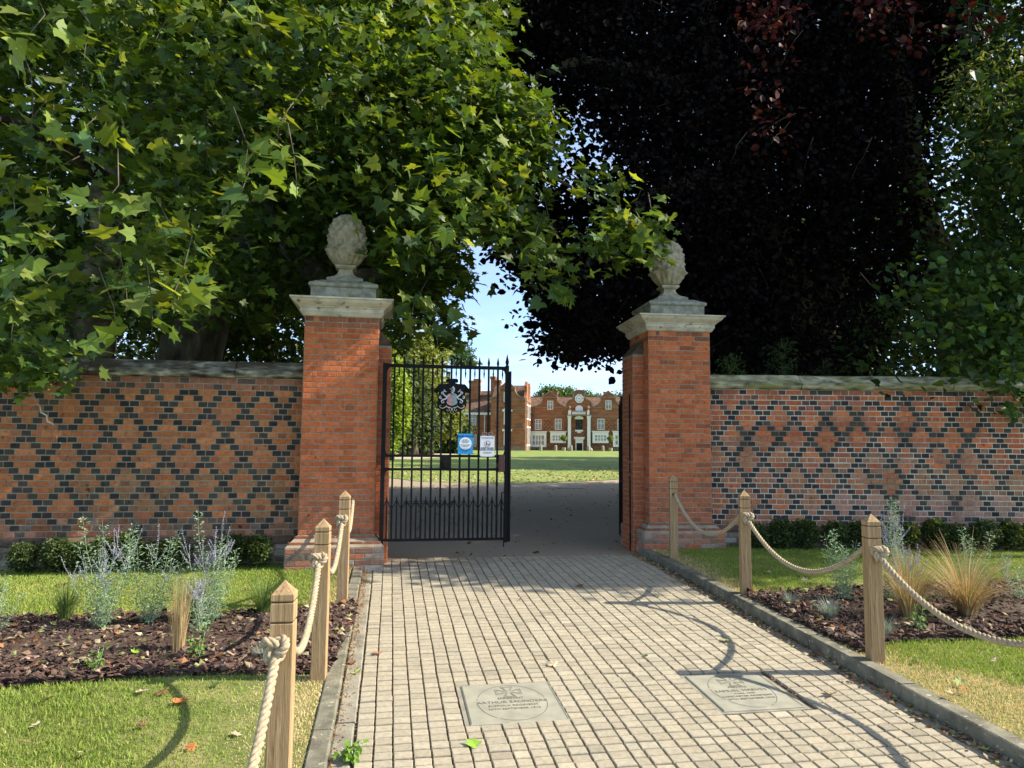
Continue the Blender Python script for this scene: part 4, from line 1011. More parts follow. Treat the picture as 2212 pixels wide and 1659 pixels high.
u0, u1, z0, z1 = wbox(vb, 345, 565, 510, 690); c = (u0+u1)/2; hw = (u1-u0)/2
arc = [(c+hw*math.cos(a), z1-hw*.9+hw*.9*math.sin(a)) for a in np.linspace(0, math.pi, 12)]
nf = MB().prism([(c-hw, z0), (c+hw, z0)]+arc, -.3, -.165).build('arched_niche', M['white'], man)
arc2 = [(c+hw*.72*math.cos(a), z1-hw*.95+hw*.66*math.sin(a)) for a in np.linspace(0, math.pi, 12)]
MB().prism([(c-hw*.72, z0+.02), (c+hw*.72, z0+.02)]+arc2, -.305, -.302).build('niche_panel', M['paper'], nf)
u0, u1, z0, z1 = wbox(vb, 350, 872, 500, 1102)
pw = window(u0, u1, z0, z1, -.10, 2, (.6,), man, fmat='black', name='black_window', fr=.13)
MB().box(u0-.1, u1+.1, -.35, -.003, z0-.28, z0-.01).build('sill', M['white'], pw)
zt_, zp_ = vb(425, 800)[1], vb(425, 845)[1]; uw = (vb(520, 800)[0]-vb(330, 800)[0])/2; c = (u0+u1)/2
MB().box(u0-.12, u1+.12, -.25, -.003, z1+.01, zp_).prism([(c-uw, zp_+.003), (c+uw, zp_+.003), (c+uw, zp_+.15), (c, zt_+.1), (c-uw, zp_+.15)], -.5, -.02).build('pediment', M['white'], pw)
u0, u1, z0, z1 = wbox(vb, 325, 1262, 535, 1552)
dr = MB().box(u0+.15, vb(366, 0)[0], -.3, -.005, zg0, z1-.45).box(vb(498, 0)[0], u1-.15, -.3, -.005, zg0, z1-.45).box(u0+.15, u1-.15, -.32, -.005, z1-1.0, z1-.4).box(u0-.02, u1+.02, -.5, -.005, z1-.39, z1-.15).box(u0-.12, u1+.12, -.6, -.005, z1-.14, z1).build('door_surround', M['white'], man)
MB().box(vb(366, 0)[0]+.004, vb(498, 0)[0]-.004, -.12, -.006, zg0, z1-1.0-.004).build('door', M['black'], dr)
u0, u1, z0, z1 = wbox(vb, 385, 1140, 470, 1172); MB().box(u0, u1, -.08, -.007, z0, z1).build('name_tablet', M['white'], man)
MB().box(*[vb(252, 0)[0], vb(605, 0)[0]], -.9, -.002, zg0-.2, vb(0, 1518)[1]).build('door_step', M['white'], man) if False else None
mb = MB()
for x, y0_, y1_, v in ((505, 740, 1110, va), (170, 700, 1540, vb), (688, 700, 1540, vb)):
    a, b = v(x, y0_), v(x, y1_); mb.tube([(a[0], -.14, a[1]), (b[0], -.14, b[1])], .07, 6)
a = va(505, 740); mb.box(a[0]-.3, a[0]+.3, -.35, -.02, a[1]-.15, a[1]+.25)
mb.build('drainpipe', M['copingL'], man)
# chimneys of the main range
for (v, x0, y0, x1, y1) in ((va, 950, 250, 1055, 420), (vb, 970, 265, 1030, 400)):
    u0, u1, z0, z1 = wbox(v, x0, y0, x1, y1, 6); MB().square_stack([((u1-u0)/2, .5, z0-1.5), ((u1-u0)/2, .5, z1-.4), ((u1-u0)/2+.08, .58, z1-.35), ((u1-u0)/2+.08, .58, z1)], 0, (u0+u1)/2, 6).build('chimney', M['mbrick'], roofp)

# projecting left wing, 8 m nearer
YW = -8.0
ur = va(335, 1500, YW)[0]; ul = ml(1962.9, 1700, YW)[0]
zb_w = va(200, 1548, YW)[1]; ze_w = va(200, 445, YW)[1]; cuw = ml(2028.4, 1700, YW)[0]
wing = MB().box(ul, ur, YW, 0, zg0-.6, ze_w).build('wing_wall', M['mbrick'], man)
MB().box(ul-.1, ur+.1, YW-.14, -.01, zg0-.6, va(0, 1465, YW)[1]).build('plinth', M['mtrim'], wing)
mb = MB()
for zy in (655, 440): z = va(0, zy, YW)[1]; mb.box(ul-.08, ur+.08, YW-.1, -.02, z-.1, z+.1)
mb.build('string_course', M['mtrim'], wing)
hwg = ur-cuw-.05
zz = lambda y: ml(2040, 1520+y/5.53, YW)[1]
sc_ = lambda k: hwg*k
pts = [(0, zz(30)), (sc_(.40), zz(165)), (sc_(.44), zz(180)), (sc_(.40), zz(185)), (sc_(.42), zz(240)), (sc_(.50), zz(310)), (sc_(.66), zz(365)), (sc_(.84), zz(390)), (sc_(1), zz(410))]
g = gable(cuw, pts, YW, ze_w-.05, parent=man)
MB().box(cuw-hwg*.46, cuw+hwg*.46, YW-.32, YW-.07, zz(196), zz(172)).build('pediment_band', M['mtrim'], g)
zrw = ml(2040+200/5.53, 1520+122/5.53, -4)[1]
rf = MB().add([(ul, YW+.3, ze_w-.1), (ur, YW+.3, ze_w-.1), (ur, -4, zrw), (ul, -4, zrw), (ur, .2, ze_w-.1), (ul, .2, ze_w-.1)], [(0, 1, 2, 3), (3, 2, 4, 5), (1, 4, 2), (0, 3, 5)]).build('wing_roof', M['mroof'], man)
# two shaped gables on the sunny flank
for cy, hh in ((-5.9, 1.85), (-2.0, 1.85)):
    zt = ze_w; H_ = zrw-ze_w+.5
    half = [(0, zt+H_), (.45*hh, zt+H_*.78), (.45*hh, zt+H_*.70), (.36*hh, zt+H_*.68), (.40*hh, zt+H_*.45), (.55*hh, zt+H_*.25), (.8*hh, zt+H_*.12), (hh, zt+.02)]
    seq = [(cy+x, z) for x, z in half]+[(cy+hh, zt-.05), (cy-hh, zt-.05)]+[(cy-x, z) for x, z in half[::-1] if x > 0]
    n_ = len(seq); b = MB(); b.add([(ur-.35, y, z) for y, z in seq]+[(ur+.06, y, z) for y, z in seq], [tuple(range(n_))[::-1], tuple(range(n_, 2*n_))]+[(i, (i+1) % n_, n_+(i+1) % n_, n_+i) for i in range(n_)]); b.build('flank_gable', M['mbrick'], man)
for k, (y0, y1) in enumerate(((-7.2, -5.9), (-5.2, -4.1), (-3.2, -1.9))):
    for z0, z1 in ((.7, 3.9), (4.9, 7.4)):
        mb = MB().box(ur, ur+.14, y0, y1, z0, z1); f = mb.build('flank_window', M['white'], man)
        MB().box(ur+.142, ur+.15, y0+.2, y1-.2, z0+.25, z1-.25).build('pane', M['glassw'], f)
MB().tube([(ur+.12, -7.5, 0), (ur+.12, -7.5, ze_w+.4)], .09, 6).tube([(ur+.12, -3.7, 0), (ur+.12, -3.7, ze_w-.2)], .09, 6).build('drainpipe', M['mtrim'], wing)
mb = MB(); lattice(va, 105, 965, 275, 1070, .5, YW, mb); lattice(vc, 1815, 950, 1930, 1120, .5, YW, mb); mb.build('diaper_brickwork', M['mdiaper'], wing)
a = va(300, 950, YW); b = va(330, 1075, YW); MB().box(a[0]-.1, b[0]+.03, YW-.09, YW-.005, b[1], a[1]).build('quoin', M['mtrim'], wing)
for (x0, y0, x1, y1, ped) in ((1985, 800, 2150, 1050, 1), (1985, 1180, 2145, 1450, 0)):
    u0, u1, z0, z1 = wbox(vc, x0, y0, x1, y1, YW); f = window(u0+.1, u1-.1, z0, z1, YW-.01, 2, (.4, .7), man, fr=.32, nx=2)
    if ped: MB().prism([(u0-.12, z1), (u1+.12, z1), (u1+.12, z1+.2), ((u0+u1)/2, z1+.85), (u0-.12, z1+.2)], YW-.4, YW-.01).build('pediment', M['white'], f)
    else: MB().box(u0-.1, u1+.1, YW-.4, YW-.01, z1+.003, z1+.35).build('pediment', M['white'], f)
window(*wbox(vc, 1998, 428, 2066, 612, YW), YW-.07, 2, (.4, .7), man, nx=2, gmat='glass')
# low service range farther left
YS = -4.0
us = vc(1105, 1500, YS)[0]; zes = vc(1500, 835, YS)[1]; zrs = vc(1500, 405, 1.5)[1]
MB().box(us, ul, YS, 4, zg0-.6, zes).build('service_wall', M['mbrick'], man)
rf2 = MB().add([(us, YS-.4, zes-.1), (ul, YS-.4, zes-.1), (ul, 1.5, zrs), (us, 1.5, zrs), (ul, 6, zes), (us, 6, zes)], [(0, 1, 2, 3), (3, 2, 4, 5), (0, 3, 5)]).build('service_roof', M['mroof'], man)
MB().box(us-.1, ul-.02, YS-.55, YS-.02, zes-.25, zes+.12).build('gutter', M['white'], rf2)
mb = MB(); 
for x in (1633, 1706): u = vc(x, 1000, YS)[0]; mb.tube([(u, YS-.12, zes-.2), (u, YS-.12, 0)], .09, 6)
u = us; mb.tube([(us+.05, YS-.12, zes-.2), (us+.05, YS-.12, 2)], .12, 6)
mb.build('drainpipe', M['white'], man)
window(*wbox(vc, 1312, 850, 1472, 1065, YS), YS-.01, 2, (.62,), man, gmat='glass'); window(*wbox(vc, 1360, 1240, 1476, 1452, YS), YS-.01, 2, (.6,), man, gmat='glass')
for (x0, y0, x1, y1) in ((1345, 210, 1440, 430), (1440, 178, 1545, 400), (1755, 130, 1838, 560), (1845, 200, 1945, 420)):
    u0, u1, z0, z1 = wbox(vc, x0, y0, x1, y1, 0); w2 = (u1-u0)/2
    MB().square_stack([(w2, .7, z0-2), (w2, .7, z1-.5), (w2+.1, .8, z1-.4), (w2+.1, .8, z1)], 0, (u0+u1)/2, 0).build('chimney', M['mbrick'], rf2)
def wpt(u, yl, z=0): return MO+MU*u+MV*yl+Vector((0, 0, z))
# bollards, bay trees in pots, bench in front of the mansion
boll = [(va, 682, 'short stone bollard in front of the big left bay window of the mansion'), (va, 1012, 'short stone bollard before the mansion, between the left bays and the potted tree'), (vb, 247, 'short stone bollard at the foot of the left white column'), (vb, 633, 'short stone bollard at the foot of the right white column'), (vb, 950, 'short stone bollard in front of the right bay window of the mansion')]
b0 = None
for v, x, lab in boll:
    u, z = v(x, 1548, -6); p = wpt(u, -6); p.z = gzf(p.y)
    if b0 is None:
        b0 = empty('stone_bollard', p, 0, lab, 'bollard', 'bollards before the mansion')
        MB().loft([[(r*math.cos(a), r*math.sin(a), z_) for a in np.linspace(0, 6.283, 12, endpoint=False)] for r, z_ in ((.24, -.1), (.23, .55), (.22, .75), (.16, .88), (.08, .93))]).build('shaft', M['stonegrey'], b0)
    else: c = copy_tree(b0); c.location = p; c['label'] = lab
for x, lab in ((222, 'boulder leaning beside the left white column of the mansion entrance'), (668, 'boulder leaning beside the right white column of the mansion entrance')):
    u, z = vb(x, 1540, -5); p = wpt(u, -5); o = MB().loft([[(r*math.cos(a)*(1+.15*math.sin(3*a)), r*math.sin(a), z_) for a in np.linspace(0, 6.283, 10, endpoint=False)] for r, z_ in ((.35, -.1), (.42, .15), (.36, .4), (.16, .58))]).build('boulder', M['stonegrey'], None, label=lab, cat='boulder'); o.location = (p.x, p.y, gzf(p.y))
# ------------------------------------------------------------------ leaves and trees
def lobed(ang, r, fold=.12, drop=.1):
    pts = [(0, -.02, 0)]
    for a, q in zip(ang, r): pts.append((q*math.sin(R(a)), q*math.cos(R(a)), -abs(math.sin(R(a)))*0+fold*abs(math.sin(R(a)))*q-drop*max(0, q*math.cos(R(a)))**2))
    n = len(pts); return np.array(pts), np.array([(0, i+1, i) for i in range(1, n-1)]+[(0, 1, n-1)] if False else [(0, i+1, i) for i in range(1, n-1)])
_ang = [-150, -118, -98, -88, -60, -45, -30, -14, 0, 14, 30, 45, 60, 88, 98, 118, 150]
_rad = [.26, .44, .66, .50, .48, .84, .56, .66, 1.0, .66, .56, .84, .48, .50, .66, .44, .26]
PLANE_V, PLANE_F = lobed(_ang, _rad)
PLANE_V[:, 1] -= 0; PL2_V, PL2_F = lobed([-140, -98, -70, -45, -22, 0, 22, 45, 70, 98, 140], [.34, .64, .50, .82, .60, 1.0, .60, .82, .50, .64, .34])
OV_V = np.array([(0, 0, 0), (.33, .28, .06), (.36, .62, .04), (0, 1, -.1), (-.36, .62, .04), (-.33, .28, .06)]); OV_F = np.array([(0, 1, 2), (0, 2, 3), (0, 3, 4), (0, 4, 5)])
HE_V = np.array([(0, 0, 0), (.36, -.04, .05), (.52, .35, .08), (0, 1.05, -.12), (-.52, .35, .08), (-.36, -.04, .05)])
def leaves_on(T, per, spread, droop, size, flatn=.9, szvar=.3):
    """per leaves round each twig centre: positions, frames and scale"""
    N = len(T)*per; c = np.repeat(T, per, 0); d = rng.normal(size=(N, 3)); d[:, 2] *= .55; off = d*spread
    pos = c+off; pos[:, 2] -= droop*np.abs(rng.normal(size=N))
    nrm = rng.normal(0, .55, (N, 3)); nrm[:, 2] += flatn; nrm[:, 0] += .25; nrm[:, 1] -= .25
    tip = d+rng.normal(0, .5, (N, 3)); tip[:, 2] -= .8
    s = size*np.clip(rng.normal(1, szvar, N), .45, 1.6)
    return pos, frames(nrm, tip)*s[:, None, None]
def tone(N, cols_, per, var=.18):
    c = np.array(cols_)[rng.integers(0, len(cols_), N)]
    tw = np.repeat(rng.normal(1, var, (N//per+1, 1)), per, 0)[:N]
    return np.clip(c*tw*rng.normal(1, .12, (N, 1)), .002, 1)
def region(poly, Ya, Yb, n, cl=1.0, thr=-.4, ylow=None):
    """twig centres inside a frustum of the crown, thinned into clumps by 3-d noise"""
    out = []
    while sum(len(o) for o in out) < n:
        q = rand_in(poly, n); Y = (Ya**3+(Yb**3-Ya**3)*rng.random(n))**(1/3.)
        p = Pn(q[:, 0], q[:, 1], Y); k = clump(p, cl)+rng.normal(0, .25, n) > thr
        out.append(p[k])
    return np.concatenate(out)[:n]
def tree(name, label, group=None, loc=(0, 0, 0)):
    return empty(name, loc, 0, label, 'tree', group)
def limb(t, nm, chain, mat, n=12, wob=.06):
    """chain of (px, py, Y, radius m) in the picture's own measure, refined and tapered"""
    pts = [P(a, b, c) for a, b, c, r in chain]; rr = [r for *_, r in chain]; pp, ra = [], []
    for i in range(len(pts)-1):
        for k in range(4):
            s = k/4; pp.append(pts[i].lerp(pts[i+1], s)+Vector((random.gauss(0, 1), random.gauss(0, 1), random.gauss(0, 1)))*rr[i]*.10); ra.append(rr[i]*(1-s)+rr[i+1]*s)
    pp.append(pts[-1]); ra.append(rr[-1])
    return MB().tube(pp, ra, n, wob=wob).build(nm, mat, t, smooth=True)
def twigs(t, T, k, ln, mat, r=.006, name='twigs', toward=None):
    """thin curved shoots among the leaf clusters"""
    mb = MB(); idx = rng.choice(len(T), min(k, len(T)), replace=False)
    for i in idx:
        p = Vector(T[i]); d = Vector((random.gauss(0, .6), random.gauss(0, .6), random.uniform(.2, 1.1))).normalized()*ln*random.uniform(.6, 1.3)
        m_ = p+d*.5+Vector((random.gauss(0, .07), random.gauss(0, .07), random.gauss(0, .05)))*ln
        mb.tube([p-d*.15+Vector((0, 0, -.05)), p+d*.2, m_, p+d], [r*.5, r*.7, r, r*1.5], 5)
    return mb.build(name, mat, t, kind='stuff')
GREEN = [(.060, .112, .018), (.075, .130, .020), (.050, .095, .022), (.095, .150, .022), (.042, .080, .024)]
SUNLIT_GREEN = [(.15, .23, .035), (.11, .18, .03), (.20, .26, .05), (.07, .14, .045)]  # lighter greens: sunlight on the near leaves is put into their colour
# big plane tree, left
pt = tree('plane_tree', 'huge plane tree with large lobed leaves overhanging the left wall and left pillar')
limb(pt, 'trunk', [(190, 930, 14.5, .48), (196, 770, 14.5, .43), (205, 620, 14.5, .38), (240, 420, 14.3, .34), (262, 250, 14.0, .30), (275, 60, 13.5, .25), (300, -200, 13, .2)], M['barkpale'], 16)
limb(pt, 'trunk', [(395, 930, 15.5, .75), (405, 780, 15.5, .66), (450, 640, 15.3, .52), (520, 520, 15, .42), (545, 400, 14.6, .36), (560, 250, 14.2, .3), (640, 0, 14, .2)], M['bark'], 16)
limb(pt, 'limb', [(455, 330, 14.5, .22), (545, 400, 13.6, .20), (600, 480, 12.8, .19), (640, 555, 12.2, .18), (720, 612, 11.6, .16), (830, 590, 11.2, .13), (900, 520, 10.8, .09), (1010, 430, 10.4, .05)], M['bark'])
limb(pt, 'limb', [(262, 300, 14.0, .18), (330, 240, 13, .13), (480, 200, 12, .10), (700, 210, 11, .07), (900, 260, 10.2, .05), (1100, 330, 9.9, .035), (1280, 430, 9.7, .018)], M['bark'])
limb(pt, 'limb', [(240, 400, 14.2, .16), (120, 300, 12, .12), (-20, 250, 10, .08), (-150, 260, 8.5, .05)], M['bark'])
A_poly = [(-260, -420), (1130, -420), (1090, 60), (1105, 200), (1085, 420), (1035, 490), (975, 530), (945, 585), (930, 630), (900, 650), (840, 640), (800, 660), (640, 640), (560, 690), (420, 640), (330, 700), (150, 640), (100, 740), (-100, 800), (-260, 800)]
Tm = region(A_poly, 9.5, 15, 5400, 1.1, -.35); Tb = region(A_poly, 15, 23, 7500, .8, -.9)
pos, Fm = leaves_on(Tm, 7, .21, .10, .125, .9, .4); N = len(pos)
scatter('crown', PL2_V, PL2_F, Fm, pos, tone(N, GREEN, 7), M['leaf'], pt)
pos, Fm = leaves_on(Tb, 7, .34, .15, .20); N = len(pos)
scatter('crown', PL2_V, PL2_F, Fm, pos, tone(N, GREEN, 7), M['leaf'], pt)
twigs(pt, Tm, 260, .45, M['bark'], .0045)
B_poly = [(1040, 150), (1130, 190), (1190, 260), (1270, 330), (1330, 400), (1350, 450), (1415, 490), (1420, 512), (1395, 530), (1330, 550), (1260, 540), (1215, 610), (1170, 590), (1150, 530), (1080, 490), (1000, 495), (940, 540), (860, 560), (900, 350)]
C_poly = [(835, 530), (985, 530), (1008, 605), (985, 625), (960, 600), (945, 635), (970, 665), (992, 712), (972, 728), (950, 710), (935, 685), (905, 705), (880, 685), (862, 730), (845, 735)]
D_poly = [(-150, 400), (130, 400), (100, 640), (110, 790), (40, 800), (-150, 780)]
T1 = np.concatenate([region(B_poly, 8.6, 10.4, 800, 1.5, -.6), region(C_poly, 9.6, 12.5, 260, 1.5, -.4), region(D_poly, 6.8, 9.0, 130, 1.5, -.2), region([(-150, -350), (1050, -350), (1050, 500), (700, 560), (600, 640), (-150, 640)], 7.2, 9.6, 950, 1.3, -.2)])
pos, Fm = leaves_on(T1, 8, .17, .10, .108, .9, .4); N = len(pos)
scatter('crown', PLANE_V, PLANE_F, Fm, pos, tone(N, GREEN+SUNLIT_GREEN, 7), M['leaf'], pt)
twigs(pt, T1, 150, .4, M['bark'], .0032)
# near sprays hanging in front, where the photograph shows them
SP = [(182, 132), (319, 150), (160, 20), (55, 310), (100, 365), (105, 424), (214, 478), (255, 629), (355, 529), (273, 674), (410, 684), (374, 661), (27, 638), (91, 647), (23, 747), (447, 342), (547, 355), (524, 410), (346, 365), (424, 114), (533, 41), (560, 91), (328, 715), (30, 480), (70, 250), (250, 60), (250, 765), (600, 300), (640, 420), (700, 90), (780, 190), (20, 560), (180, 300), (480, 480), (300, 590), (-20, 400), (420, 560), (650, 30), (850, 60), (60, 100), (885, 720), (945, 740), (1205, 650), (1150, 560), (1420, 500), (1040, 330), (1100, 470), (1190, 520), (900, 30), (1000, 100)]
S = []; mb = MB()
for (x, y) in SP:
    Y = random.uniform(6.4, 8.0) if x < 660 else random.uniform(8.3, 9.3)
    p = np.array(P(x, y, Y)); a = Vector(p); ln = random.uniform(.5, 1.0); side = random.uniform(-.5, .5)
    top = a+Vector((side*ln, random.uniform(.1, .5), ln)); mid = a+Vector((side*ln*.2+random.gauss(0, .05), .1, ln*.5))
    chain = [top, mid, a+Vector((0, 0, .12)), a-Vector((0, 0, .05))]; mb.tube(chain, [.006, .005, .004, .002], 6)
    for k in range(13):
        s = random.random(); q = (a.lerp(mid, s*1.3) if s < .8 else a.lerp(top, s)); S.append((q.x+random.gauss(0, .13), q.y+random.gauss(0, .10), q.z+random.gauss(0, .07)))
mb.build('hanging_shoots', M['bark'], pt, smooth=True, kind='stuff')
S = np.array(S); pos, Fm = leaves_on(S, 1, .03, .02, .150, .85, .38)
scatter('hanging_leaves', PLANE_V, PLANE_F, Fm, pos, tone(len(S), SUNLIT_GREEN+[(.16, .20, .04), (.07, .13, .035)], 1, .1), M['leaf'], pt)

# copper beech, right
bt = tree('copper_beech', 'enormous dark purple copper beech filling the view above the right pillar')
limb(bt, 'trunk', [(1760, 930, 17, .7), (1740, 780, 17, .62), (1690, 600, 16.8, .5), (1630, 450, 16.5, .4), (1560, 250, 16, .3), (1520, 0, 15.5, .22)], M['bark'], 16)
limb(bt, 'trunk', [(1740, 780, 17, .5), (1800, 560, 17.2, .4), (1820, 300, 17, .32), (1800, 0, 16.5, .25)], M['bark'], 14)
limb(bt, 'limb', [(1630, 450, 16.5, .25), (1520, 380, 15, .18), (1400, 420, 14, .12), (1300, 520, 13.2, .08), (1230, 640, 12.8, .04)], M['bark'])
limb(bt, 'limb', [(1560, 250, 16, .2), (1420, 160, 14.5, .15), (1250, 130, 13.5, .1), (1120, 180, 13, .06)], M['bark'])
BP = [(1050, -420), (2120, -420), (2090, 100), (2010, 260), (1990, 500), (1960, 640), (1880, 730), (1860, 815), (1560, 820), (1480, 790), (1350, 768), (1335, 730), (1310, 745), (1290, 766), (1250, 750), (1215, 762), (1188, 738), (1168, 690), (1180, 640), (1140, 600), (1120, 555), (1075, 525), (1080, 400), (1060, 250), (1100, 60)]
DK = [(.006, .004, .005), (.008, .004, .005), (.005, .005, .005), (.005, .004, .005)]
Tm = region(BP, 11.5, 15, 6500, 1.1, -.6); Tb = region(BP, 15, 22, 13500, .8, -1.0)
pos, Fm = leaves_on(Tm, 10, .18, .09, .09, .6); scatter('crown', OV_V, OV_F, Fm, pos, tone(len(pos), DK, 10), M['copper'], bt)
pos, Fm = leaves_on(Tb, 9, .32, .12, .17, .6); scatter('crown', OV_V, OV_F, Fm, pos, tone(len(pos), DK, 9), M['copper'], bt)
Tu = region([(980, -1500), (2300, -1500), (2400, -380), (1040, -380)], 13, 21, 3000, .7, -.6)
pos, Fm = leaves_on(Tu, 8, .5, .3, .32, .6); scatter('upper_shade_crown', OV_V, OV_F, Fm, pos, tone(len(pos), DK, 8), M['copper'], bt)  # unseen coarse crown above the view, added to shade the plane tree
twigs(bt, Tm, 100, .5, M['bark'], .004)
RP = [([(1600, -80), (1700, -80), (1745, 190), (1715, 205), (1680, 130), (1665, 215), (1640, 210), (1625, 60)], 34), ([(1655, 215), (1672, 215), (1690, 300), (1660, 305)], 7), ([(1850, -60), (1900, -60), (1885, 70), (1855, 75)], 14), ([(1900, -80), (2200, -100), (2170, 50), (2080, 60), (2010, 120), (1960, 135), (1930, 60)], 30)]
RT = np.concatenate([region(p, 8.8, 9.8, n, 1, -3) for p, n in RP])
pos, Fm = leaves_on(RT, 9, .13, .10, .085, .7); scatter('sunlit_colour_sprays', OV_V, OV_F, Fm, pos, tone(len(pos), [(.055, .012, .013), (.04, .010, .012), (.07, .02, .014), (.025, .010, .012)], 9), M['copper'], bt, label='reddish leaf sprays with sunlight put into their colour')  # same beech leaves in a lit red, sunlight painted into the tone
twigs(bt, RT, 16, .4, M['bark'], .003)

# lime overhanging the right wall
lt = tree('lime_tree', 'broad leaved green lime tree spilling over the right end of the wall')
limb(lt, 'trunk', [(2075, 930, 16, .34), (2060, 760, 16, .3), (2040, 560, 15.8, .27), (1980, 420, 15.5, .24), (1955, 250, 15.2, .22), (1915, 60, 15, .2), (1880, -200, 14.5, .15)], M['bark'], 14)
LP = [(2060, -420), (2420, -420), (2420, 900), (2240, 870), (2180, 868), (2110, 845), (2040, 835), (1998, 892), (1978, 880), (1960, 830), (1900, 815), (1850, 770), (1830, 740), (1850, 690), (1880, 640), (1960, 600), (2010, 560), (2000, 450), (2020, 300), (2090, 150)]
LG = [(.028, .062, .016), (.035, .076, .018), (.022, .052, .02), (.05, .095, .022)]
Tm = region(LP, 9.6, 13.5, 2300, 1.3, -.45); Tb = region([(1850, -420), (2600, -420), (2600, 860), (1800, 830), (1820, 600), (1900, 400), (1950, 100)], 17, 24, 4200, .8, -.5)
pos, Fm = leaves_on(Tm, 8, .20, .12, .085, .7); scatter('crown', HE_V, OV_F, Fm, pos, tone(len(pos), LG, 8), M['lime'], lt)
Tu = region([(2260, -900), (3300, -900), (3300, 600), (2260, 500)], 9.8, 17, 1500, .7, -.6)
pos, Fm = leaves_on(Tu, 8, .4, .3, .26, .6); scatter('side_shade_crown', HE_V, OV_F, Fm, pos, tone(len(pos), LG, 8), M['lime'], lt)  # unseen crown beyond the right edge, added to keep sun off the lime
twigs(lt, Tm, 160, .5, M['bark'], .006)
lt2 = tree('lime_tree', 'sunlit yellow green tree glowing through gaps behind the right end of the wall')
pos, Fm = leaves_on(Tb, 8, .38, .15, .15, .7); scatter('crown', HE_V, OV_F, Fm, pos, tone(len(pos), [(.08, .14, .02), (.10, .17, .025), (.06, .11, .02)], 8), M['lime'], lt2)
limb(lt2, 'trunk', [(2150, 930, 21, .4), (2140, 600, 21, .35), (2130, 200, 20.5, .25)], M['bark'])
nb = region([(1880, 540), (2140, 560), (2240, 560), (2240, 880), (2180, 868), (2040, 835), (1998, 895), (1978, 880), (1900, 815), (1840, 745), (1900, 700)], 9.3, 10.4, 170, 1.4, -.1)
pos, Fm = leaves_on(nb, 9, .15, .10, .10, .7); scatter('overhanging_leaves', HE_V, OV_F, Fm, pos, tone(len(pos), [(.04, .085, .024), (.055, .11, .025), (.03, .07, .024), (.10, .17, .03)], 9), M['lime'], lt)
shade_clumps = np.concatenate([np.array([c_])+np.array([[0, 1.05, 0]])+rng.normal(size=(170, 3))*np.array(r_) for c_, r_ in (((7.6, 7.75, 6.0), (.7, .28, .4)), ((8.9, 7.6, 6.6), (.8, .3, .45)), ((10.2, 7.7, 7.2), (.8, .32, .5)), ((11.4, 8.0, 8.0), (.8, .35, .5)))])  # unseen leaf clumps, added to cast shade on the far end of the path
pos, Fm = leaves_on(shade_clumps, 9, .16, .10, .11, .7); scatter('overhanging_leaves', HE_V, OV_F, Fm, pos, tone(len(pos), LG, 9), M['lime'], lt)
ns = region([(2050, 120), (2240, 60), (2240, 420), (2130, 330), (2060, 280)], 8.8, 9.8, 90, 1.4, -.2)
pos, Fm = leaves_on(ns, 10, .13, .12, .07, .5); scatter('seed_wings', OV_V*np.array([.35, 1, 1]), OV_F, Fm, pos, tone(len(pos), [(.16, .19, .06), (.12, .15, .05)], 10), M['lime'], lt, label='pale hanging bracts')

# dark wood behind the walls, shrubs
def blobtree(name, label, blobs, n, per, spread, size, cols_, mat, trunk=None, tv=OV_V, tf=OV_F, droop=.1, group=None, tmat='bark', flatn=.6):
    """crown made of leaf clusters on the shells of several rounded masses: (x, y, z, rx, ry, rz)"""
    t = tree(name, label, group); vol = np.array([b[3]*b[5] for b in blobs]); pick = rng.choice(len(blobs), n, p=vol/vol.sum())
    B = np.array(blobs)[pick]; d = rng.normal(size=(n, 3)); d /= np.linalg.norm(d, axis=1)[:, None]
    r = .55+.5*rng.random(n)**.6; T = B[:, :3]+d*B[:, 3:]*r[:, None]*(1+.14*clump(d*3+B[:, :3], 1.3)[:, None])
    T = T[T[:, 2] > gz(T[:, 1])+.1]
    pos, Fm = leaves_on(T, per, spread, droop, size, flatn); scatter('crown', tv, tf, Fm, pos, tone(len(pos), cols_, per), mat, t)
    if trunk:
        for (x, y, r_, h_) in trunk:
            z = gzf(y); pts = [(x+random.gauss(0, .04)*k, y, z-.3+h_*k/6) for k in range(7)]; MB().tube(pts, [r_*(1.35-.1*k if k else 1.6) for k in range(7)], 10, wob=.06).build('trunk', M[tmat], t, smooth=True)
    return t
def bl(px, py, Y, rx, rz, ry=None): p = P(px, py, Y); return (p.x, p.y, p.z, rx, ry or rx, rz)
DG = [(.03, .055, .015), (.025, .045, .015), (.04, .07, .02)]
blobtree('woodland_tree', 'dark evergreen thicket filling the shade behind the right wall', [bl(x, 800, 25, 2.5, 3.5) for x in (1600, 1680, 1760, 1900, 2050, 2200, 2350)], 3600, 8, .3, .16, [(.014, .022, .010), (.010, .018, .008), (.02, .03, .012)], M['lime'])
blobtree('woodland_tree', 'tall dark tree seen between the plane trunks behind the left wall', [bl(x, 760, 27, 3.0, 3.6) for x in (-100, 40, 180, 330)], 2600, 8, .3, .17, DG, M['lime'], [(P(60, 900, 27).x, 27, .3, 5)])
blobtree('woodland_tree', 'sunlit yellow green tree behind the left wall beside the pillar', [bl(x, 720, 24, 2.2, 3.4) for x in (470, 550, 620, 670)], 2400, 8, .3, .17, [(.09, .15, .025), (.12, .18, .03), (.06, .10, .02)], M['lime'], [(P(600, 900, 24).x, 24, .25, 5)])
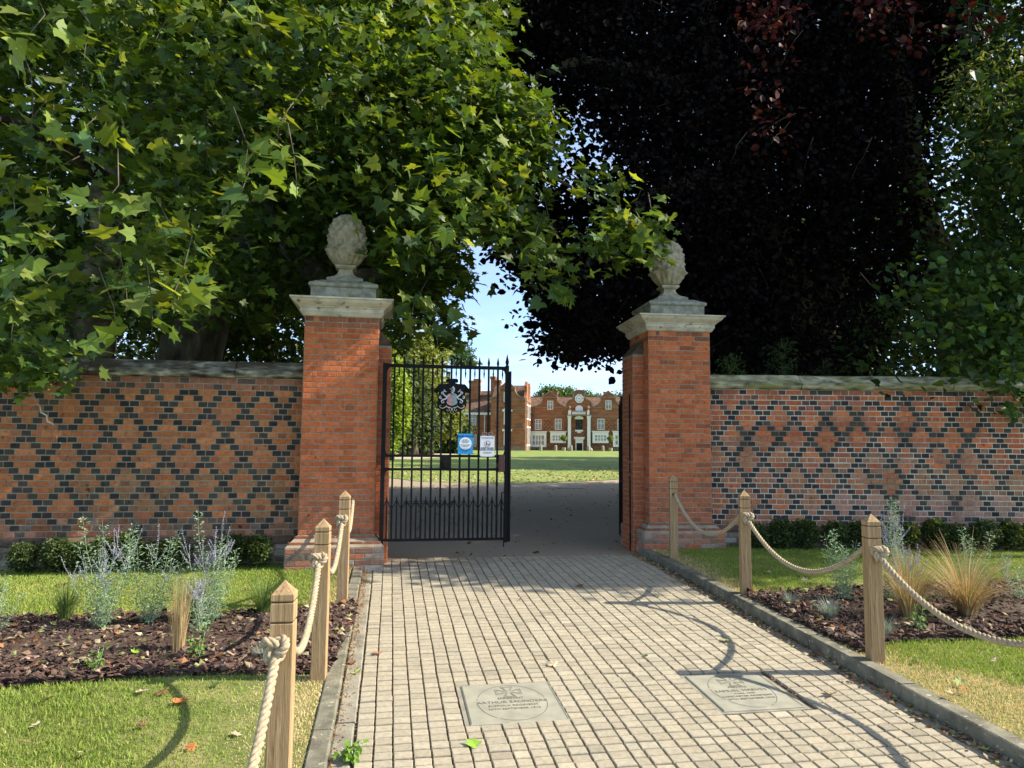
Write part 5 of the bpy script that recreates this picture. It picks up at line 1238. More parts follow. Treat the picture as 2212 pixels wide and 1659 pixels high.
def yew(px, py, Y, h, wd, label, cols_):
    b = P(px, py, Y); t = empty('yew_shrub', (b.x, b.y, gzf(Y)), 0, label, 'shrub'); T = []; H_ = h
    mb = MB(); mb.tube([(0, 0, 0), (0, 0, H_*.5), (0, 0, H_)], [.05, .03, .008], 7)
    for k in range(46):
        z = H_*(.15+.85*k/46); a = k*2.4; r = wd*(1.05-z/H_)+.08; tip = Vector((math.cos(a)*r, math.sin(a)*r, z+.35*r))
        mb.tube([(0, 0, z-.1), (tip.x*.6, tip.y*.6, z+.12*r), tuple(tip)], [.012, .007, .003], 4)
        for s in np.linspace(.25, 1, 7): T.append((tip.x*s, tip.y*s, z-.1+(tip.z-z+.1)*s))
    mb.build('stems', M['bark'], t); T = np.array(T); pos, Fm = leaves_on(T, 7, .045, .01, .055, .5)
    scatter('foliage', OV_V*np.array([.5, 1, 1]), OV_F, Fm, pos, tone(len(pos), cols_, 7), M['lime'], t); return t
yew(1690, 820, 11.6, 3.25, 1.0, 'young feathery evergreen with a pointed leader behind the right wall', [(.04, .08, .02), (.05, .095, .025)])
yew(1580, 820, 11.2, 2.95, .8, 'bushy light green evergreen behind the wall, next to the right pillar', [(.06, .12, .03), (.05, .10, .02)])
yew(1780, 820, 12.2, 2.95, .9, 'small dark evergreen behind the wall, right of the feathery one', [(.03, .06, .02), (.035, .07, .02)])
def crown_w(px, pytop, pybot, Y, wpx): 
    a, b = P(px, pytop, Y), P(px, pybot, Y); return (a.x, Y, (a.z+b.z)/2, wpx/2*Y/F, wpx/2*Y/F, (a.z-b.z)/2)
YG = [(.19, .23, .055), (.24, .27, .07), (.14, .18, .04)]
blobtree('lime_tree', 'tall yellow green lime tree in blossom beyond the gate, left of the mansion', [crown_w(885, 735, 830, 78, 110), crown_w(915, 790, 930, 76, 130), crown_w(955, 720, 800, 80, 60) if False else crown_w(925, 720, 800, 80, 75), crown_w(960, 850, 940, 77, 60), crown_w(880, 850, 950, 76, 90)], 3000, 8, .42, .34, YG, M['lime'], [(P(925, 975, 76).x, 76, .45, 6)])
blobtree('horse_chestnut', 'dark green park tree beyond the gate, behind the seated person', [crown_w(860, 780, 960, 66, 120), crown_w(900, 870, 975, 70, 90), crown_w(830, 700, 880, 68, 90)], 1900, 8, .42, .32, [(.05, .085, .02), (.04, .07, .02), (.07, .10, .03)], M['lime'], [(P(893, 975, 68).x, 68, .35, 5)])
blobtree('maple_tree', 'bright lime green young tree at the left edge of the gateway view', [crown_w(850, 800, 960, 55, 55), crown_w(835, 740, 850, 56, 50)], 900, 8, .3, .26, [(.20, .30, .03), (.25, .34, .04)], M['lime'], [(P(845, 985, 55).x, 55, .2, 4)])
blobtree('park_shrub', 'dark evergreen shrubs at the foot of the park trees, left of the mansion', [crown_w(x, 905, 980, 84, 60) for x in (880, 910, 950, 975, 990)]+[crown_w(975, 860, 960, 86, 50)], 1700, 8, .3, .26, [(.05, .09, .02), (.03, .06, .015), (.08, .13, .04)], M['lime'])
blobtree('cedar_tree', 'flat layered cedar just visible above the mansion roof behind the gate bars', [crown_w(975+k*10, 740+k*13, 746+k*13, 105, 70-k*5) for k in range(4)], 500, 8, .3, .28, [(.05, .10, .035)], M['lime'], [(P(965, 900, 105).x, 105, .4, 12)])
blobtree('park_tree', 'round green tree rising behind the mansion roof, left of the clock', [crown_w(1190, 833, 900, 150, 50), crown_w(1225, 836, 900, 150, 60), crown_w(1262, 842, 900, 152, 50), crown_w(1290, 852, 900, 152, 30), crown_w(1172, 842, 900, 150, 30)], 1500, 8, .5, .42, [(.07, .13, .03), (.09, .16, .04)], M['lime'], [(P(1225, 900, 150).x, 150, .5, 8)])
blobtree('park_tree', 'small green treetop behind the mansion roof at the right gable', [crown_w(1325, 850, 900, 150, 50), crown_w(1370, 845, 900, 150, 60)], 600, 8, .5, .42, [(.07, .13, .03), (.09, .16, .04)], M['lime'], [(P(1350, 900, 150).x, 150, .5, 8)])
# shade trees east of the lawn (their shadows band the grass)
for (x, y, r_, h_, lab) in ((15, 44, 5.5, 15, 'broad park tree east of the lawn, nearest the drive'), (18, 54, 6, 19, 'broad park tree east of the lawn, middle of three'), (24, 66, 6, 18, 'broad park tree east of the lawn, farthest of three')):
    blobtree('park_tree', lab, [(x, y, h_*.62, r_, r_*.8, h_*.4), (x+3, y+2, h_*.8, r_*.6, r_*.6, h_*.25)], 900, 8, .8, .6, GREEN, M['lime'], [(x, y, .45, h_*.6)], group=None)
# far hedge line closing the park
blobtree('woodland_tree', 'distant belt of trees closing the park on the left', [(x, 150+3*math.sin(x), 6, 9, 6, 8) for x in range(-150, -22, 11)], 3200, 7, 1.0, .8, [(.06, .10, .03), (.04, .08, .02)], M['lime'])
blobtree('woodland_tree', 'distant belt of trees closing the park on the right', [(x, 150+3*math.sin(x), 6, 9, 6, 8) for x in range(60, 160, 11)], 2200, 7, 1.0, .8, [(.06, .10, .03), (.04, .08, .02)], M['lime'])

# clipped bay trees in pots by the mansion
for v, x, lab in ((vb, 85, 'small round clipped tree in a pot left of the mansion door'), (vb, 1120, 'small round clipped tree in a pot right of the mansion door')):
    u, z = v(x, 1535, -3); p = wpt(u, -3); t = empty('potted_tree', (p.x, p.y, gzf(p.y)), 0, lab, 'potted tree', 'potted trees by the mansion door')
    MB().loft([[(r*math.cos(a), r*math.sin(a), z_) for a in np.linspace(0, 6.283, 10, endpoint=False)] for r, z_ in ((.28, 0), (.36, .5), (.38, .55))]).build('pot', M['stonepale'], t)
    MB().tube([(0, 0, .5), (.02, 0, 1.9)], .05, 6).build('trunk', M['bark'], t)
    d = rng.normal(size=(140, 3)); d /= np.linalg.norm(d, axis=1)[:, None]; T = d*.38+np.array([0, 0, 2.1]); pos, Fm = leaves_on(T, 5, .08, .02, .16, .5); scatter('crown', OV_V, OV_F, Fm, pos, tone(len(pos), [(.20, .26, .05), (.15, .2, .04)], 5), M['lime'], t)
# picnic benches and seated person far left
for k, (px, lab) in enumerate(((835, 'grey wooden bench under the trees, far left through the gate bars'), (853, 'grey wooden bench beside the seated person'))):
    p = G(px, 982); t = empty('park_bench', (p.x, p.y, p.z), R(8-20*k), lab, 'bench', 'benches under the park trees')
    mb = MB(); 
    for i in range(3): mb.box(-.75, .75, -.2+i*.15, -.08+i*.15, .43, .46)
    mb.build('seat', M['benchw'], t); mb = MB()
    for i in range(3): mb.box(-.75, .75, .28, .31, .52+i*.13, .61+i*.13)
    mb.build('backrest', M['benchw'], t)
    for x in (-.65, .65):
        for y in (-.15, .26): MB().box(x-.03, x+.03, y-.03, y+.03, -.02, .43 if y < 0 else .9).build('leg', M['benchw'], t)
p = G(872, 981); pe = p
def body(name, verts, edges, radii, mat, loc, parent=None, rz=0, **kw):
    me = bpy.data.meshes.new(name); me.from_pydata(verts, edges, []); o = bpy.data.objects.new(name, me); me.materials.append(mat)
    link(o, parent, **kw); o.location = loc; o.rotation_euler.z = rz
    m_ = o.modifiers.new('skin', 'SKIN'); 
    for i, r in enumerate(radii): me.skin_vertices[0].data[i].radius = (r, r)
    me.skin_vertices[0].data[0].use_root = True
    s_ = o.modifiers.new('sub', 'SUBSURF'); s_.levels = 1; s_.render_levels = 2; return o
bv_ = [(0, 0, .52), (.03, 0, .75), (.06, 0, 1.0), (.10, 0, 1.12), (.13, 0, 1.20), (.15, 0, 1.32), (.05, -.19, 1.02), (.12, -.24, .80), (.34, -.14, .70), (.42, -.1, .68), (.05, .19, 1.02), (.12, .24, .80), (.34, .14, .70), (.42, .1, .68), (.05, -.10, .5), (.45, -.13, .5), (.50, -.13, .1), (.64, -.13, .04), (.05, .10, .5), (.45, .13, .5), (.52, .13, .1), (.66, .13, .04)]
be_ = [(0, 1), (1, 2), (2, 3), (3, 4), (4, 5), (2, 6), (6, 7), (7, 8), (8, 9), (2, 10), (10, 11), (11, 12), (12, 13), (0, 14), (14, 15), (15, 16), (16, 17), (0, 18), (18, 19), (19, 20), (20, 21)]
br_ = [.15, .15, .17, .06, .075, .10, .06, .05, .04, .035, .06, .05, .04, .035, .09, .075, .05, .04, .09, .075, .05, .04]
per = empty('person', (pe.x, pe.y, pe.z), 0, 'person in pale blue top and dark trousers sitting under the park trees', 'person')
body('body', bv_, be_, br_, M['skin'], (0, 0, 0), per)
sel = [0, 1, 2, 6, 7, 10, 11]; body('shirt', [bv_[i] for i in sel], [(0, 1), (1, 2), (2, 3), (3, 4), (2, 5), (5, 6)], [.17, .17, .19, .085, .07, .085, .07], M['cloth'], (0, 0, 0), per)
sel = [0, 14, 15, 16, 18, 19, 20]; body('trousers', [bv_[i] for i in sel], [(0, 1), (1, 2), (2, 3), (0, 4), (4, 5), (5, 6)], [.17, .11, .095, .07, .11, .095, .07], M['trousers'], (0, 0, 0), per)
MB().loft([[(.14+r*math.cos(a), r*math.sin(a), z_) for a in np.linspace(0, 6.283, 10, endpoint=False)] for r, z_ in ((.09, 1.30), (.115, 1.36), (.09, 1.43), (.02, 1.46))]).build('hair', M['benchw'], per, smooth=True)
t = empty('park_bench', (pe.x+.05, pe.y, pe.z), R(90), 'wooden bench carrying the seated person, under the park trees', 'bench', 'benches under the park trees')
MB().box(-.8, .8, -.3, .25, .38, .42).build('seat', M['benchw'], t); MB().box(-.8, .8, .27, .31, .45, .9).build('backrest', M['benchw'], t)
for x in (-.7, .7): MB().box(x-.04, x+.04, -.3, .3, -.02, .38).build('leg', M['benchw'], t)
# ------------------------------------------------------------------ verges, mulch, plants, fallen leaves
def side_ab(x, y):
    dx, dy = x-PL.x, y-PL.y; return dx*PE.x+dy*PE.y
kl = lambda y: PL.x+(-.245)/PE.x-(y-PL.y)*math.tan(math.atan2(.168, .986))       # x of left kerb's outer edge
kr = lambda y: PL.x+(PW+.24)/PE.x-(y-PL.y)*math.tan(math.atan2(.168, .986))
wallY = lambda x: np.interp(x, [pl_l.x, pl_c.x], [pl_l.y, pl_c.y])
def verge(name, left, off):
    ys = np.linspace(-1, 10.3, 60); V = []; f = []; n_ = 40
    for y in ys:
        e = kl(y) if left else kr(y)
        for k in range(n_): x = e-(k/(n_-1))**1.6*11 if left else e+(k/(n_-1))**1.6*11; V.append((x, y, gzf(y)+off+.012*math.sin(x*1.7+y)*(min(1, k/6))))
    for i in range(59):
        for k in range(n_-1):
            a = i*n_+k; q = (a, a+1, a+n_+1, a+n_)
            cx, cy = V[a][0], V[a][1]
            if left and cy > wallY(cx)+.5: continue
            if not left and cy > 10.3: continue
            f.append(q if not left else q[::-1])
    np_mesh(name, V, f, 4, M['lawnnear'], kind='structure')
verge('verge', True, .02); verge('verge', False, .08)
ML = [(-400, 1352), (0, 1339), (200, 1338), (400, 1330), (600, 1328), (700, 1316), (742, 1303), (772, 1306), (765, 1340), (735, 1400), (712, 1452), (690, 1455), (593, 1456), (330, 1463), (0, 1485), (-400, 1510)]
MR = [(1606, 1287), (1700, 1281), (1840, 1274), (2000, 1268), (2154, 1261), (2400, 1252), (2600, 1250), (2600, 1400), (2212, 1378), (2100, 1382), (1950, 1384), (1895, 1396), (1868, 1412), (1790, 1376), (1700, 1332)]
def bed(poly, off, name, label):
    pw = np.array([tuple(G(x, y, off))[:2] for x, y in poly]); c = pw.mean(0)
    # mounded soil
    V = []; f = []; n_ = len(pw)
    for k, s in enumerate((1.0, .85, .5)):
        for x, y in c+(pw-c)*s: V.append((x, y, gzf(y)+off+(.006, .03, .05)[k]))
    V.append((c[0], c[1], gzf(c[1])+off+.055))
    for k in range(2):
        for i in range(n_): j = (i+1) % n_; f.append((k*n_+i, k*n_+j, (k+1)*n_+j, (k+1)*n_+i))
    f += [(2*n_+i, 2*n_+(i+1) % n_, 3*n_, 3*n_) for i in range(0)]
    mb = MB(); mb.add(V, f+[(2*n_+i, 2*n_+(i+1) % n_, 3*n_) for i in range(n_)]); mb.build(name+'_soil', M['soil'], kind='structure')
    return pw
def inbed(x, y, pw): return inpoly(x, y, pw)
pwL = bed(ML, .03, 'bed', ''); pwR = bed(MR, .09, 'bed', '')
chip_v = [(-1, -.35, 0), (1, -.28, .05), (.85, .35, 0), (-.8, .3, .08), (-.9, -.3, .22), (.9, -.2, .26), (.75, .3, .2), (-.7, .25, .3)]
chip_f = [(4, 5, 6, 7), (0, 1, 5, 4), (1, 2, 6, 5), (2, 3, 7, 6), (3, 0, 4, 7)]
CH = np.array([(.075, .045, .035), (.11, .065, .05), (.05, .032, .028), (.16, .10, .075), (.22, .15, .11), (.09, .05, .045), (.34, .25, .17), (.13, .085, .075)])
for pw, off, n, lab in ((pwL, .03, 15000, 'dark bark chips covering the planting bed left of the path'), (pwR, .09, 13000, 'dark bark chips covering the planting bed right of the path')):
    q = rand_in(pw, n); q = q[(q[:, 0] > -5.6) & (q[:, 0] < 6.6)]; n = len(q); z = gz(q[:, 1])+off+.02+rng.random(n)*.035
    s = np.exp(rng.normal(-3.9, .5, n)).clip(.006, .055)[:, None, None]
    Rm = frames(rng.normal(0, .42, (n, 3))+[0, 0, 1], rng.normal(size=(n, 3)))*s; Rm[:, :, 1] *= rng.uniform(.6, 1.4, (n, 1))
    c = CH[rng.choice(8, n, p=[.2, .2, .17, .14, .08, .12, .03, .06])]*rng.uniform(.7, 1.3, (n, 1))
    scatter('bark_mulch', chip_v, chip_f, Rm, np.stack([q[:, 0], q[:, 1], z], 1), c, M['chip'], kind='stuff', label=lab)
# grass
def blades(name, X, Y, Z, h, wd, lean, cols_, mat=None, parent=None, **kw):
    n = len(X); a = rng.uniform(0, 6.283, n); b = rng.uniform(0, 6.283, n); w = wd*rng.uniform(.6, 1.3, n); hh = h*rng.uniform(.5, 1.3, n); le = lean*hh*rng.uniform(.2, 1.2, n)
    px, py = np.cos(a)*w, np.sin(a)*w; lx, ly = np.cos(b)*le, np.sin(b)*le
    V = np.stack([np.stack([X-px, Y-py, Z], 1), np.stack([X+px, Y+py, Z], 1), np.stack([X+px*.7+lx*.35, Y+py*.7+ly*.35, Z+hh*.6], 1), np.stack([X-px*.7+lx*.35, Y-py*.7+ly*.35, Z+hh*.6], 1), np.stack([X+lx, Y+ly, Z+hh*.95], 1)], 1).reshape(-1, 3)
    o = np.arange(n)[:, None]*5; f = np.concatenate([o+np.array([[0, 1, 2]]), o+np.array([[0, 2, 3]]), o+np.array([[3, 2, 4]])])
    return np_mesh(name, V, f, 3, mat or M['blade'], parent, np.repeat(cols_, 5, 0), **kw)
def turf(left, n, xr, yr, dens):
    x = rng.uniform(*xr, n); y = yr[0]+(yr[1]-yr[0])*rng.random(n)**dens
    e = kl(y) if left else kr(y)
    ok = (x < e-.0) if left else (x > e+.0)
    ok &= ~inbed(x, y, pwL if left else pwR)
    ok &= (y < (wallY(x)-.02 if left else 10.0))
    ok &= np.abs(x/(np.maximum(y, .1))) < .80
    x, y, e = x[ok], y[ok], (e[ok]); d = (e-x) if left else (x-e)
    p = np.stack([x, y, 0*x], 1); nn = clump(p, 1.7)*.5+clump(p, .6)*.5
    dry = 1/(1+np.exp((d-.28-.16*nn-(.8 if not left else 0)*np.clip((5.3-y)/.8, 0, 1)-(.12 if left else 0)*(y < 5))*11)); dry = np.maximum(dry, np.clip(.32*nn-.05, 0, .65))
    g1 = np.array([.19, .30, .05]); g2 = np.array([.33, .40, .08]); dr = np.array([.66, .53, .29])
    t = rng.random(len(x))[:, None]; c = g1*(1-t)+g2*t; isd = (rng.random(len(x)) < dry*.97+.05)[:, None]; c = np.where(isd, dr*rng.uniform(.75, 1.15, (len(x), 1)), c*rng.uniform(.8, 1.15, (len(x), 1)))
    c *= (1+.12*nn)[:, None]
    z = gz(y)+(.02 if left else .08)+.0
    h = np.where(isd[:, 0], .018, .030)
    blades('grass', x, y, z, h, .0021*(1+y*.10), .7, c, kind='stuff', label='short mown grass on the verge left of the path' if left else 'short mown grass on the verge right of the path')
turf(True, 330000, (-7.5, -.6), (2.6, 8.9), 1.25); turf(False, 300000, (1.6, 8.0), (3.2, 10.0), 1.0)
# larger rosettes: arching grass clumps
def clumpgrass(name, base, n, L_, spread, wd, cols_, label, seg=6, parent=None, up=1.0):
    t = empty(name, base, 0, label, 'grass clump'); a = rng.uniform(0, 6.283, n); le = L_*rng.uniform(.55, 1.1, n); sp = spread*rng.uniform(.2, 1.2, n)
    r0 = rng.uniform(0, .05, n); x0, y0 = np.cos(a)*r0, np.sin(a)*r0; w = wd*rng.uniform(.7, 1.3, n); V = np.zeros((n, (seg+1)*2, 3)); tw = a+1.57
    for k in range(seg+1):
        s = k/seg; r = sp*le*s**1.5; z = le*up*(s-.42*sp*s**2.6); ww = w*(1-s*.85)
        cx, cy = x0+np.cos(a)*r, y0+np.sin(a)*r
        V[:, 2*k] = np.stack([cx-np.cos(tw)*ww, cy-np.sin(tw)*ww, z], 1); V[:, 2*k+1] = np.stack([cx+np.cos(tw)*ww, cy+np.sin(tw)*ww, z], 1)
    o = (np.arange(n)*(seg+1)*2)[:, None]; f = np.concatenate([o+np.array([[2*k, 2*k+1, 2*k+3, 2*k+2]]) for k in range(seg)])
    C = np.array(cols_)[rng.integers(0, len(cols_), n)]*rng.uniform(.75, 1.2, (n, 1))
    np_mesh('blades', V.reshape(-1, 3), f, 4, M['blade'], t, np.repeat(C, (seg+1)*2, 0)); return t
GB = lambda x, y, off: Vector(G(x, y, off))+Vector((0, 0, 0))
FESC = [(.26, .33, .30), (.34, .40, .36), (.2, .27, .24)]; TUF = [(.09, .16, .035), (.13, .21, .05), (.20, .24, .08)]
STR = [(.50, .38, .20), (.42, .30, .16), (.58, .46, .27)]; RUST = [(.34, .17, .09), (.42, .26, .13), (.40, .34, .16), (.28, .13, .08), (.30, .33, .14)]
clumpgrass('green_tussock', GB(140, 1345, .05), 260, .42, .55, .0028, TUF, 'dark green grass tussock at the far left of the mulch bed')
clumpgrass('green_tussock', GB(568, 1330, .05), 300, .40, .75, .0026, TUF, 'wide green grass tussock at the back of the bed near the left fence')
clumpgrass('green_tussock', GB(405, 1345, .05), 260, .40, .5, .0028, TUF, 'green grass tussock behind the straw coloured bundle')
clumpgrass('straw_bundle', GB(384, 1412, .05), 170, .56, .16, .0026, STR, 'dry upright straw coloured grass bundle in the left bed')
clumpgrass('fescue_tuft', GB(567, 1425, .05), 150, .14, .75, .0016, FESC, 'small blue grey fescue tuft in the left bed, close to the nearest post')
clumpgrass('fescue_tuft', GB(1793, 1338, .11), 260, .22, .8, .0018, FESC, 'larger blue grey fescue tuft left of the nearest right post')
clumpgrass('fescue_tuft', GB(1910, 1375, .11), 240, .20, .7, .0018, FESC, 'blue grey fescue tuft right behind the nearest right post')
clumpgrass('fescue_tuft', GB(1708, 1308, .11), 170, .14, .7, .0018, FESC, 'small faded fescue tuft at the narrow end of the right bed')
clumpgrass('bronze_grass', GB(2090, 1335, .11), 700, .80, 1.15, .0026, RUST+STR, 'large arching bronze grass clump at the right of the bed')
clumpgrass('bronze_grass', GB(1965, 1340, .11), 460, .68, .75, .0026, RUST+STR, 'smaller upright rusty grass clump just right of the nearest right post')
clumpgrass('arching_grass', GB(-60, 1385, .05), 60, .75, .9, .0022, STR+TUF, 'sparse arching grass at the left edge of the view')
# russian sage
SAGE = [(.25, .37, .22), (.30, .42, .27), (.19, .29, .16)]
def sage(base, stems, hgt, spread, label, flower=.5):
    t = empty('russian_sage', base, 0, label, 'plant'); mb = MB(); LP_, LR, FP, FR_ = [], [], [], []
    for k in range(stems):
        a = random.uniform(0, 6.283); sp = spread*random.random()**.6; h_ = hgt*random.uniform(.55, 1.0)*(1 if k else 1.05); top = Vector((math.cos(a)*sp, math.sin(a)*sp*.6, h_)); pts = []
        for s in np.linspace(0, 1, 8): pts.append(Vector((top.x*(s**.8), top.y*(s**.8), h_*s))+Vector((random.gauss(0, .006), random.gauss(0, .006), 0)))
        mb.tube(pts, [.003*(1-.75*i/7) for i in range(8)], 5)
        fl = random.random() < flower; topf = .62 if fl else .97
        for i in range(int(h_/.026)):
            s = i*.026/h_
            if s > topf: break
            j = min(6, int(s*7)); p = pts[j].lerp(pts[j+1], s*7-j)
            for q in range(2):
                aa = i*1.9+q*math.pi; L_ = .075*(1-.55*s)
                for w_ in range(3):
                    ll = L_*(.4+.6*w_/2); LP_.append((p.x+math.cos(aa)*ll*.85, p.y+math.sin(aa)*ll*.85, p.z+ll*.45)); LR.append(aa+random.choice((-.9, .9, 0)))
        if fl:
            sides = [(pts[5], pts[7])]+[(pts[4].lerp(pts[5], random.random()), None) for _ in range(4)]
            for b0, b1 in sides:
                if b1 is None: aa = random.uniform(0, 6.283); b1 = b0+Vector((math.cos(aa)*.09, math.sin(aa)*.09, .13)); mb.tube([b0, b0.lerp(b1, .5)+Vector((0, 0, -.015)), b1], .0014, 4)
                n_ = max(4, int((b1-b0).length/.016))
                for i in range(n_):
                    p = b0.lerp(b1, (i+.5)/n_)
                    for q in range(3): FP.append((p.x+random.gauss(0, .004), p.y+random.gauss(0, .004), p.z+random.gauss(0, .002)))
    mb.build('stems', nmat_stem, t)
    LP_ = np.array(LP_); n_ = len(LP_); nr = rng.normal(0, .4, (n_, 3))+[0, -.3, .9]; tip = np.stack([np.cos(LR), np.sin(LR), np.full(n_, .5)], 1)
    scatter('foliage', OV_V*np.array([.42, 1, 1]), OV_F, frames(nr, tip)*rng.uniform(.018, .034, (n_, 1, 1)), LP_, tone(n_, SAGE, 5, .12), M['blade'], t)
    if FP:
        FP = np.array(FP); n_ = len(FP); scatter('flowers', flake_v, flake_f, frames(rng.normal(size=(n_, 3)), rng.normal(size=(n_, 3)))*rng.uniform(.0025, .0045, (n_, 1, 1)), FP, tone(n_, [(.34, .30, .50), (.42, .39, .56), (.26, .23, .44)], 5), M['litter'], t)
    return t
nmat_stem = flat('sage_stem', (.36, .44, .30), .7)
sage(GB(222, 1362, .05), 14, .92, .44, 'large russian sage with violet flower spikes, left of the straw bundle', .55)
sage(GB(322, 1352, .05), 10, .86, .34, 'green stemmed russian sage just left of the straw bundle', .2)
sage(GB(455, 1352, .05), 12, .98, .30, 'tall russian sage between the straw bundle and the left fence', .35)
sage(GB(432, 1372, .05), 5, .5, .12, 'short russian sage with deep violet flowers in front of the tall one', .9)
sage(GB(-12, 1375, .05), 4, .5, .2, 'russian sage stems entering at the left edge of the view', .2)
sage(GB(1825, 1300, .11), 11, .66, .26, 'leafy russian sage behind the rope, left of the nearest right post', .1)
sage(GB(1925, 1302, .11), 13, 1.02, .24, 'tallest russian sage, just right of the nearest right post', .5)
sage(GB(1975, 1312, .11), 7, .66, .2, 'pale flowering russian sage among the grasses right of the tallest one', 1)
sage(GB(2110, 1300, .11), 7, .72, .2, 'russian sage rising behind the large bronze grass', .1)
sage(GB(2205, 1300, .11), 7, .5, .2, 'russian sage at the right edge of the view', .3)
# weeds
def weed(base, h_, label, cols_=((.10, .18, .03), (.15, .24, .05))):
    t = empty('weed_seedling', base, 0, label, 'plant'); mb = MB(); T = []
    for k in range(4):
        a = k*1.7; pts = [(0, 0, 0), (math.cos(a)*.03, math.sin(a)*.02, h_*.5), (math.cos(a)*.05, math.sin(a)*.04, h_*(1-.18*k))]; mb.tube(pts, .0028, 5)
        for s in np.linspace(.15, 1, 11): T.append((math.cos(a)*.05*s, math.sin(a)*.04*s, h_*(1-.18*k)*s))
    mb.build('stem', nmat_stem, t); T = np.array(T); pos, Fm = leaves_on(T, 2, .014, 0, .030, .7); scatter('leaves', OV_V, OV_F, Fm, pos, tone(len(pos), cols_, 3), M['blade'], t)
weed(GB(206, 1450, .05), .17, 'small leafy green weed in the left bed, under the large russian sage'); weed(GB(428, 1425, .05), .27, 'upright green weed in the left bed beside the straw bundle')
weed(GB(1985, 1365, .11), .26, 'yellow green leafy weed in the right bed under the rope'); weed(GB(757, 1640, .0), .10, 'bright green weed growing at the left kerb, bottom of the view', ((.14, .26, .03), (.2, .32, .05)))
for px, py, lab in ((1560, 1290, ''),): pass
# little hedge shrubs along the wall feet
sh0 = empty('hedge_shrub', (0, 0, 0), 0, 'x', 'shrub', 'young hedge shrubs along the wall')
d = rng.normal(size=(900, 3)); d /= np.linalg.norm(d, axis=1)[:, None]; T = d*np.array([.17, .15, .22])*(.5+.5*rng.random((900, 1))**.5)*(1+.15*clump(d*4, 1)[:, None])+np.array([0, 0, .28])
pos, Fm = leaves_on(T, 3, .02, .0, .032, .6); scatter('foliage', OV_V, OV_F, Fm, pos, tone(len(pos), [(.05, .085, .02), (.07, .11, .03), (.035, .06, .018), (.11, .14, .05)], 3), M['lime'], sh0)
mb = MB()
for k in range(9): a = k*.7; mb.tube([(0, 0, -.02), (math.cos(a)*.07, math.sin(a)*.06, .15), (math.cos(a)*.13, math.sin(a)*.1, .40)], [.006, .005, .002], 4)
mb.build('stems', M['bark'], sh0)
lefts = [(-55, 'at the left edge'), (48, 'first'), (119, 'second'), (161, 'third, slightly paler'), (223, 'fourth'), (273, 'fifth, taller'), (337, 'sixth'), (383, 'seventh, broad'), (502, 'eighth'), (557, 'ninth and last')]
k = 0
for px, w_ in lefts:
    Y = float(np.interp(px, [-420, 640], [7.95, 8.80]))-.26; p = P(px, 1240, Y); sc_k = random.uniform(.70, .88)
    o = sh0 if k == 0 else copy_tree(sh0); o.location = (p.x, Y, gzf(Y)+.02); o.rotation_euler.z = random.uniform(0, 6); o.scale = (sc_k*1.1, sc_k*1.1, sc_k*(1.12 if 'taller' in w_ else .95)); o['label'] = 'small round hedge shrub under the left wall, %s from the left' % w_ if 'edge' not in w_ else 'small round hedge shrub under the left wall, cut by the left edge'
    k += 1
ordn = ['first', 'second', 'third', 'fourth', 'fifth', 'sixth', 'seventh', 'eighth', 'ninth', 'tenth', 'eleventh', 'twelfth']
for i in range(12):
    px = 1640+i*54+random.uniform(-8, 8); Y = 10.08-.30; p = P(px, 1200, Y); s_k = random.uniform(.72, .9)
    o = copy_tree(sh0); o.location = (p.x, Y, gzf(Y)+.06); o.rotation_euler.z = random.uniform(0, 6); o.scale = (s_k*1.15, s_k, s_k); o['label'] = 'dark hedge shrub under the right wall, %s of the row from the pillar' % ordn[i]
